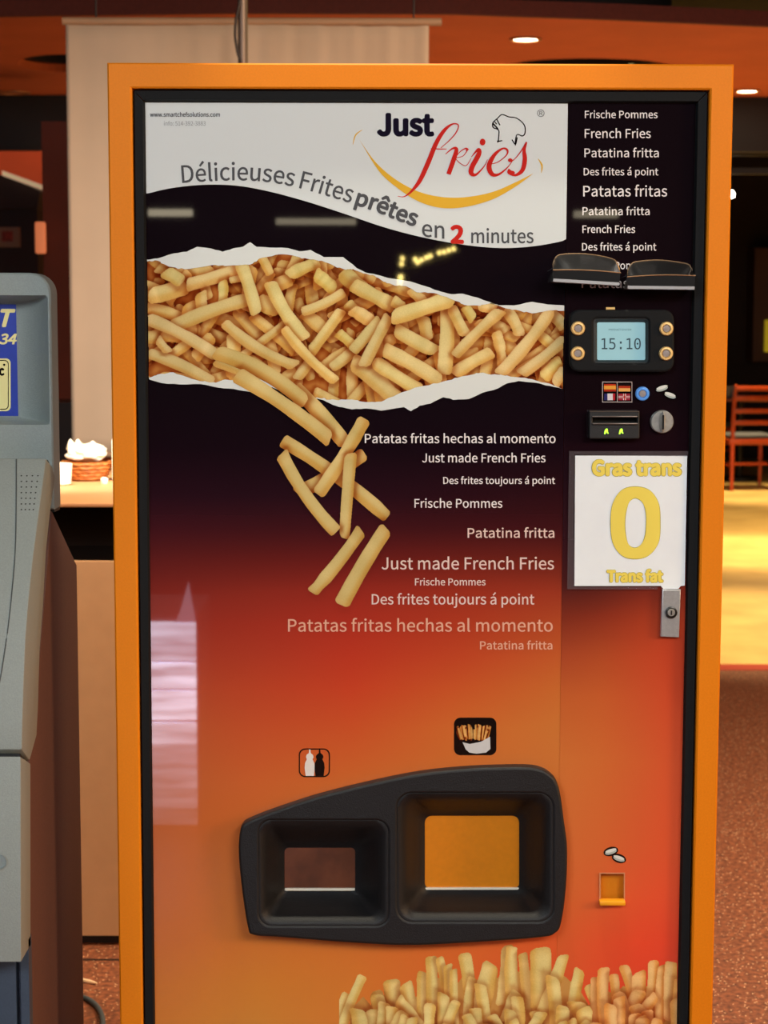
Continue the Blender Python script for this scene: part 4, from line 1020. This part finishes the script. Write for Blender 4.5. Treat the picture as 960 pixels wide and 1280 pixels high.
tag(revolve('white_cup', (cq.x, cq.y - .03, zc), [(.022, 0), (.027, .004), (.029, .03), (.031, .055), (.029, .0555), (.026, .03), (.02, .006)], M_nap), 'small white cup standing in front of the amber basket', 'cup')
cq = W(139, 600, by)
tag(box('paper_sleeve', (bc.x + .0665 + .004, bc.x + .12, by + .04, by + .11, zc, zc + .112), M_nap, None, bevel=.006), 'tall white paper carton standing right of the amber basket', 'carton')
cq = WZ(133, 603, zc)
tag(revolve('salt_shaker', (cq.x, cq.y - .035, zc), [(.008, 0), (.0095, .003), (.0095, .012), (.006, .016)], M_nap, n=16), 'tiny white knob lying before the basket', 'shaker')

# stray straw and cable on the floor
a = WZ(98, 1224, .004); b = WZ(121, 1229, .004)
tag(tube('straw', [a, a.lerp(b, .6), b], [.005, .005, .002], mat('pale_straw_plastic', (240, 214, 176), .5), None, 8), 'pale drinking straw lying on the floor beside the counter', 'straw')
cab = [WZ(x, y, .006) for x, y in catmull([(60, 1258), (85, 1248), (104, 1247), (116, 1253), (124, 1262), (128, 1274), (126, 1290), (110, 1310), (90, 1330)], 5)]
tag(tube('power_cable', cab, .0058, mat('slate_cable', (66, 84, 92), .45), None, 10), 'looping slate blue cable on the floor behind the cash dispenser', 'cable')

# ================================================================== SCREEN, POLE
ys = 6.2
sx0 = W(82, 24, ys).x; sx1 = W(536, 27, ys).x; sz1 = W(300, 27, ys).z
rs = thing('roller_screen', 'wide cream fabric screen hanging behind the vending machine', 'screen', ((sx0 + sx1) / 2, ys, 1.02))
M_fab = mat('cream_fabric', (196, 172, 148), .85, noise=.03, nscale=6)
V, F = [], []; nx, nz = 90, 24
for i in range(nz + 1):
    for j in range(nx + 1):
        u = j / nx; t = i / nz; x = sx0 + (sx1 - sx0) * u
        y = ys + (.0022 * math.sin(u * 62) + .0012 * math.sin(u * 131 + 1)) * (0.1 + u) + .004 * math.sin(u * 9)
        V.append((x, y, 1.02 + (sz1 - 1.02) * t))
for i in range(nz):
    for j in range(nx): F.append((i * (nx + 1) + j, i * (nx + 1) + j + 1, (i + 1) * (nx + 1) + j + 1, (i + 1) * (nx + 1) + j))
so = mesh_obj('fabric', V, F, M_fab, rs, smooth=60)
so.modifiers.new('t', 'SOLIDIFY').thickness = .002
tube('top_roller', [(sx0 - .01, ys, sz1), (W(552, 24, ys).x, ys, sz1)], .013, mat('cream_roller', (176, 140, 108), .6), rs, 12)
tube('bottom_bar', [(sx0, ys, 1.02), (sx1, ys, 1.02)], .010, mat('cream_roller', (176, 140, 108)), rs, 10)
for x in (sx0 + .1, sx1 - .05): tube('hanging_cord', [(x, ys, sz1), (x, ys, 3.25)], .003, M_blk, rs, 6)
yp_ = 5.6; xp = W(302.5, 40, yp_).x
po = thing('support_pole', 'thin grey metal pole in front of the cream screen', 'pole', (xp, yp_, 0))
tube('pole_tube', [(xp, yp_, 0), (xp, yp_, 3.25)], .0125, mat('grey_brown_metal', (122, 104, 92), .4, .3), po, 14)
tube('pole_rod', [(W(307, 40, yp_).x, yp_ + .02, 0), (W(307, 40, yp_).x, yp_ + .02, 3.25)], .005, mat('olive_rod', (96, 80, 50), .5), po, 8)
cbl = catmull([W(x, y, yp_ - .02) for x, y in ((303, -20), (299, 5), (295, 25), (294, 45), (297, 65), (303, 95), (303, 200))], 6)
cbl = [(p[0], p[1], p[2]) for p in cbl]
tag(tube('hanging_cable', cbl, .0042, mat('dark_cable', (44, 32, 30), .5), None, 8), 'thin dark cable looping along the grey pole', 'cable')

# ================================================================== FAR LEFT
ypst = 9.4
xa_, xb_ = W(54, 300, ypst).x, W(96, 300, ypst).x
tag(box('column', (xa_, xb_, ypst, ypst + .3, 0, 2.45), mat('dark_red_column_paint', (92, 34, 18), .7, noise=.08, nscale=6)), 'dark red-brown column left of the cream screen', 'column')
yk = 9.9
ki = thing('kiosk', 'dark kiosk with pale sloping roof edge at far left', 'kiosk', (W(0, 300, yk).x, yk + .3, 0))
kx1 = W(47, 300, yk).x; kx0 = W(-260, 300, yk).x
kz = W(20, 238, yk).z
M_kd = mat('dark_kiosk_wood', (44, 20, 20), .7)
box('kiosk_body', (kx0, kx1, yk, yk + .6, 0, kz), M_kd, ki)
r0, r1 = W(5, 214, yk - .05), W(55, 232, yk - .05); th_ = .026
prism_pts = []
V = [(r0.x, yk - .1, r0.z), (r1.x, yk - .1, r1.z), (r1.x, yk - .1, r1.z - th_), (r0.x, yk - .1, r0.z - th_)]
V2 = [(x, yk + .7, z) for x, y, z in V]
mesh_obj('roof_edge', V + V2, [(0, 1, 2, 3), (4, 5, 6, 7), (0, 1, 5, 4), (1, 2, 6, 5), (2, 3, 7, 6), (3, 0, 4, 7)], mat('lit_roof_edge', (250, 216, 170), .6, emit=.35), ki)  # glow stands in for light falling on the roof edge
V = [(kx0, yk - .05, r0.z - .02), (r0.x, yk - .05, r0.z - .02), (r1.x - .02, yk - .05, r1.z - .03), (r1.x - .04, yk - .05, kz - .1), (kx0, yk - .05, kz - .1)]
V2 = [(x, yk + .55, z) for x, y, z in V]; n = 5
mesh_obj('roof_fill', V + V2, [tuple(range(5)), tuple(range(5, 10))] + [(i, (i + 1) % n, n + (i + 1) % n, n + i) for i in range(n)], M_kd, ki)
a, b = W(-30, 284, yk - .02), W(25, 309, yk - .02)
sg = box('kiosk_sign', (a.x, b.x, yk - .03, yk - .002, b.z, a.z), mat('greyish_card', (150, 112, 90), .7), ki)
a, b = W(2, 289, yk - .035), W(16, 302, yk - .035)
box('sign_mark', (a.x, b.x, yk - .036, yk - .031, b.z, a.z), mat('red_mark', (150, 52, 40), .7, noise=.4, nscale=40), sg)
a, b = W(43, 277, 9.3), W(57, 317, 9.3)
lp_ = thing('salmon_panel', 'small salmon panel with an added glow beside the dark kiosk', 'lamp', ((a.x + b.x) / 2, 9.7, b.z))
box('panel_face', (a.x, b.x, 9.30, 9.33, b.z, a.z), mat('salmon_glow', (224, 130, 84), .6, emit=.5), lp_, bevel=.01)  # no lamp: its glow stands in for light on the panel
box('panel_bracket', (a.x + .005, a.x + .03, 9.33, 9.93, b.z + .02, b.z + .05), M_kd, lp_)
tag(box('dark_cabinet', (W(40, 520, 7.6).x, W(97, 520, 7.6).x, 7.6, 7.9, 0, W(90, 503, 7.6).z), mat('charcoal_cabinet', (54, 44, 44), .6)), 'low charcoal cabinet behind the basket on the counter', 'cabinet')

# ================================================================== RIGHT SIDE: dining area
M_cw = mat('red_brown_chair_wood', (176, 66, 26), .35, noise=.15, nscale=12)
M_seat = mat('slate_seat_pad', (92, 96, 104), .6)
def make_chair(label):
    t = thing('dining_chair', label, 'chair', (0, 0, 0), 'wooden dining chairs beyond the vending machine')
    for sx in (-1, 1):
        tube('leg', [(sx * .19, -.19, 0), (sx * .19, -.19, .43)], [.015, .02], M_cw, t, 8)
        tube('leg', [(sx * .19, .22, 0), (sx * .18, .18, .43), (sx * .18, .20, .68), (sx * .18, .24, .90)], [.015, .02, .018, .014], M_cw, t, 8)
    box('seat_frame', (-.21, .21, -.21, .20, .39, .44), M_cw, t, bevel=.008)
    box('seat', (-.20, .20, -.20, .17, .44, .475), M_seat, t, bevel=.012)
    for z in (.58, .68, .79, .87):
        d = .20 + (z - .6) * .14
        box('back_slat', (-.18, .18, d - .008, d + .012, z - .02, z + .02), M_cw, t, bevel=.004)
    boxes('stretcher', [(-.19, .19, -.008, .008, .2, .225), (-.198, -.182, -.19, .2, .2, .225), (.182, .198, -.19, .2, .2, .225)], M_cw, t)
    return t
def dup(root, loc, rz, label):
    r = root.copy(); COL.objects.link(r); r.location = loc; r.rotation_euler = (0, 0, rz); r['label'] = label
    for ch in list(root.children):
        c2 = ch.copy(); COL.objects.link(c2); c2.parent = r
    return r
ch = make_chair('nearest red-brown slatted chair right of the vending machine')
p = WZ(943, 612, 0); ch.location = (p.x - .06, p.y + .1, 0); ch.rotation_euler = (0, 0, math.pi + .12)
dup(ch, (p.x - .15, p.y + 1.7, 0), .3, 'red-brown chair half hidden just past the orange machine edge, behind the nearest chair')
dup(ch, (p.x + .72, p.y + 1.0, 0), math.pi / 2, 'red-brown chair at the right frame edge beside the dark table')
tb = thing('dining_table', 'dark pedestal table standing among the red-brown chairs', 'table', (p.x + .15, p.y + .95, 0))
cx_, cy_ = p.x + .05, p.y + .95
box('tabletop', (cx_ - .35, cx_ + .3, cy_ - .3, cy_ + .3, .72, .75), mat('brown_table', (150, 70, 34), .3), tb, bevel=.006)
tube('pedestal', [(cx_, cy_, .03), (cx_, cy_, .72)], .03, M_blk, tb, 10); tube('table_foot', [(cx_, cy_, 0), (cx_, cy_, .03)], .2, M_blk, tb, 20)
for k, (x, lab) in enumerate(((909, 'small clear glass at the left end of the far table'), (917, 'second clear glass from the left on the far table'))):
    q = W(x, 492, cy_ - .1)
    tag(revolve('drinking_glass', (q.x, cy_ - .1, .75), [(.025, 0), (.03, .004), (.034, .1), (.032, .1), (.024, .008)], mat('pale_glass', (220, 210, 200), .1, trans=.5), n=16), lab, 'glass')
a, b = W(944, 310, 18.6), W(990, 452, 18.6)
bx_ = thing('wall_cabinet', 'tall dim brown wall cabinet with yellow strip at the right edge', 'cabinet', ((a.x + b.x) / 2, 18.8, b.z))
box('cabinet_body', (a.x, b.x, 18.6, 18.998, b.z, a.z), mat('dim_brown_cabinet', (86, 48, 30), .6), bx_)
a, b = W(956.5, 400, 18.58), W(970, 440, 18.58)
box('yellow_strip', (a.x, b.x, 18.57, 18.6, b.z, a.z), mat('yellow_strip', (220, 190, 40), .6, emit=.3), bx_)
c = W(914.5, 243, 11.5)
g = thing('hanging_bulb', 'tiny bright white bulb beside the upper right machine edge', 'lamp', (c.x, c.y, c.z))
loft('bulb', [[(c.x + r * math.cos(a_), c.y + r * math.sin(a_), c.z + z) for a_ in np.linspace(0, 2 * math.pi, 13)[:-1]] for r, z in ((.004, -.022), (.016, -.014), (.019, 0), (.015, .014), (.006, .024))], mat('white_bulb_glow', (255, 246, 230), .4, emit=14), g, cap0=True, cap1=True)
tube('flex', [(c.x, c.y, c.z + .02), (c.x, c.y, 3.25)], .003, M_blk, g, 6)

# ================================================================== BEHIND THE CAMERA (seen only as reflections in the glossy front)
cb = 0.35
c0 = mirror(150, 778, cb); c1 = mirror(246, 985, cb)
dc = thing('reflection_box', 'low glowing white box added beside the camera to give a reflection', 'reflection box', ((c0.x - .25 + c1.x) / 2, -cb - .2, 0))  # unseen box with glowing strips, added only to make the bright reflection
cx0_, cx1_ = c1.x - .42, c1.x
box('reflection_box_body', (cx0_ - .03, cx1_ + .004, -cb - .4, -cb - .012, .0, c0.z + .02), mat('reflection_box_enamel', (120, 112, 112), .5), dc)
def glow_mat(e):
    m_ = mat('reflection_glow_%d' % int(e * 10), (222, 232, 255), .4, emit=e)
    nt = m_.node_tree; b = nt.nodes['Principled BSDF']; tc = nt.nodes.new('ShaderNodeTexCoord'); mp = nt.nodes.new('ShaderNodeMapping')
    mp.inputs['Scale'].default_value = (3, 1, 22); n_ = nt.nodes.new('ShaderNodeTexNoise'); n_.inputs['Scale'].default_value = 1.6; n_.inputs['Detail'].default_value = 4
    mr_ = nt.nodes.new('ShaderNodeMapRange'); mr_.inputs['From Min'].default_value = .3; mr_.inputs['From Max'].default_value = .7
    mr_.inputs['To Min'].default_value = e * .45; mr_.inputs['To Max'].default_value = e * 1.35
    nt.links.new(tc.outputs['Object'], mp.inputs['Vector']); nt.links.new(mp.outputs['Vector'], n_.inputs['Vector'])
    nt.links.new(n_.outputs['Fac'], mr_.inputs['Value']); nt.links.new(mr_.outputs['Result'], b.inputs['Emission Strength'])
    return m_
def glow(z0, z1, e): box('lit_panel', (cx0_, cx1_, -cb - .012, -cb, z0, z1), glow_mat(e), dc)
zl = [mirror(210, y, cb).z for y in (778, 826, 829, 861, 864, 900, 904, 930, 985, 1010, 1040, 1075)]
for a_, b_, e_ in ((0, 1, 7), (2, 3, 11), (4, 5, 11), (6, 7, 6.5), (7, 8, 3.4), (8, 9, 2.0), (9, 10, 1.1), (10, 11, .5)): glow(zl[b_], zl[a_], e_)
V = [(cx1_ - .02, -cb, c0.z), (cx1_, -cb, c0.z), (cx1_ - .02, -cb, mirror(237, 728, cb).z), (cx1_ - .045, -cb, mirror(230, 765, cb).z), (cx1_ - .06, -cb, c0.z)]
V += [(x, y - .01, z) for x, y, z in V]; n = 5
mesh_obj('reflection_fin', V, [(0, 1, 2, 3, 4), (5, 6, 7, 8, 9)] + [(i, (i + 1) % n, n + (i + 1) % n, n + i) for i in range(n)], mat('reflection_glow_fin', (236, 226, 255), .4, emit=1.6), dc)
def reflect_lamp(px, py, b, w_, h_, emit, label, nm='tube_light'):
    q = mirror(px, py, b)
    t = thing(nm, label, 'light', (q.x, q.y, q.z))
    tube('tube', [(q.x - w_ / 2, q.y, q.z), (q.x + w_ / 2, q.y, q.z)], h_, mat('tube_glow_%d' % int(emit * 10), (255, 240, 205), .4, emit=emit), t, 10)
    box('tube_mount', (q.x - w_ / 2, q.x + w_ / 2, q.y - .02, q.y + .02, q.z + h_ + .002, q.z + h_ + .03), mat('tube_housing', (60, 56, 50), .6), t)
    for s_ in (-1, 1): tube('drop_rod', [(q.x + s_ * w_ * .4, q.y, q.z + h_ + .02), (q.x + s_ * w_ * .4, q.y, 3.25)], .004, M_blk, t, 6)
reflect_lamp(213, 266, 4.4, .22, .018, 5.0, 'short fluorescent tube behind the camera, leftmost')
reflect_lamp(395, 277, 4.4, .40, .016, 3.0, 'long fluorescent tube behind the camera, middle')
reflect_lamp(745, 268, 4.4, .22, .018, 3.0, 'short fluorescent tube behind the camera, rightmost')
gl = thing('string_lights', 'string of warm round bulbs behind the camera', 'lights', mirror(520, 340, 4.0))
pts = [mirror(x, y, 4.0) for x, y in ((502, 330), (503, 323), (519, 324), (527, 325), (522, 328), (533, 322), (538, 320), (549, 316), (555, 315), (561, 313), (567, 311))]
M_bulb = mat('warm_bulb_glow', (255, 226, 130), .4, emit=30)
for q in pts:
    loft('bulb', [[(q.x + r * math.cos(a_), q.y + r * math.sin(a_), q.z + z) for a_ in np.linspace(0, 2 * math.pi, 11)[:-1]] for r, z in ((.004, -.011), (.010, -.004), (.010, .004), (.004, .011))], M_bulb, gl, cap0=True, cap1=True)
q = mirror(500, 350, 4.0)
tube('bulb', [q + Vector((0, 0, -.02)), q + Vector((.004, 0, .025))], [.012, .012], M_bulb, gl, 10)
tube('flex', [pts[0], pts[1], pts[2], pts[4], pts[6], pts[8], pts[10], Vector((pts[10].x, pts[10].y, 3.25))], .002, M_blk, gl, 5)
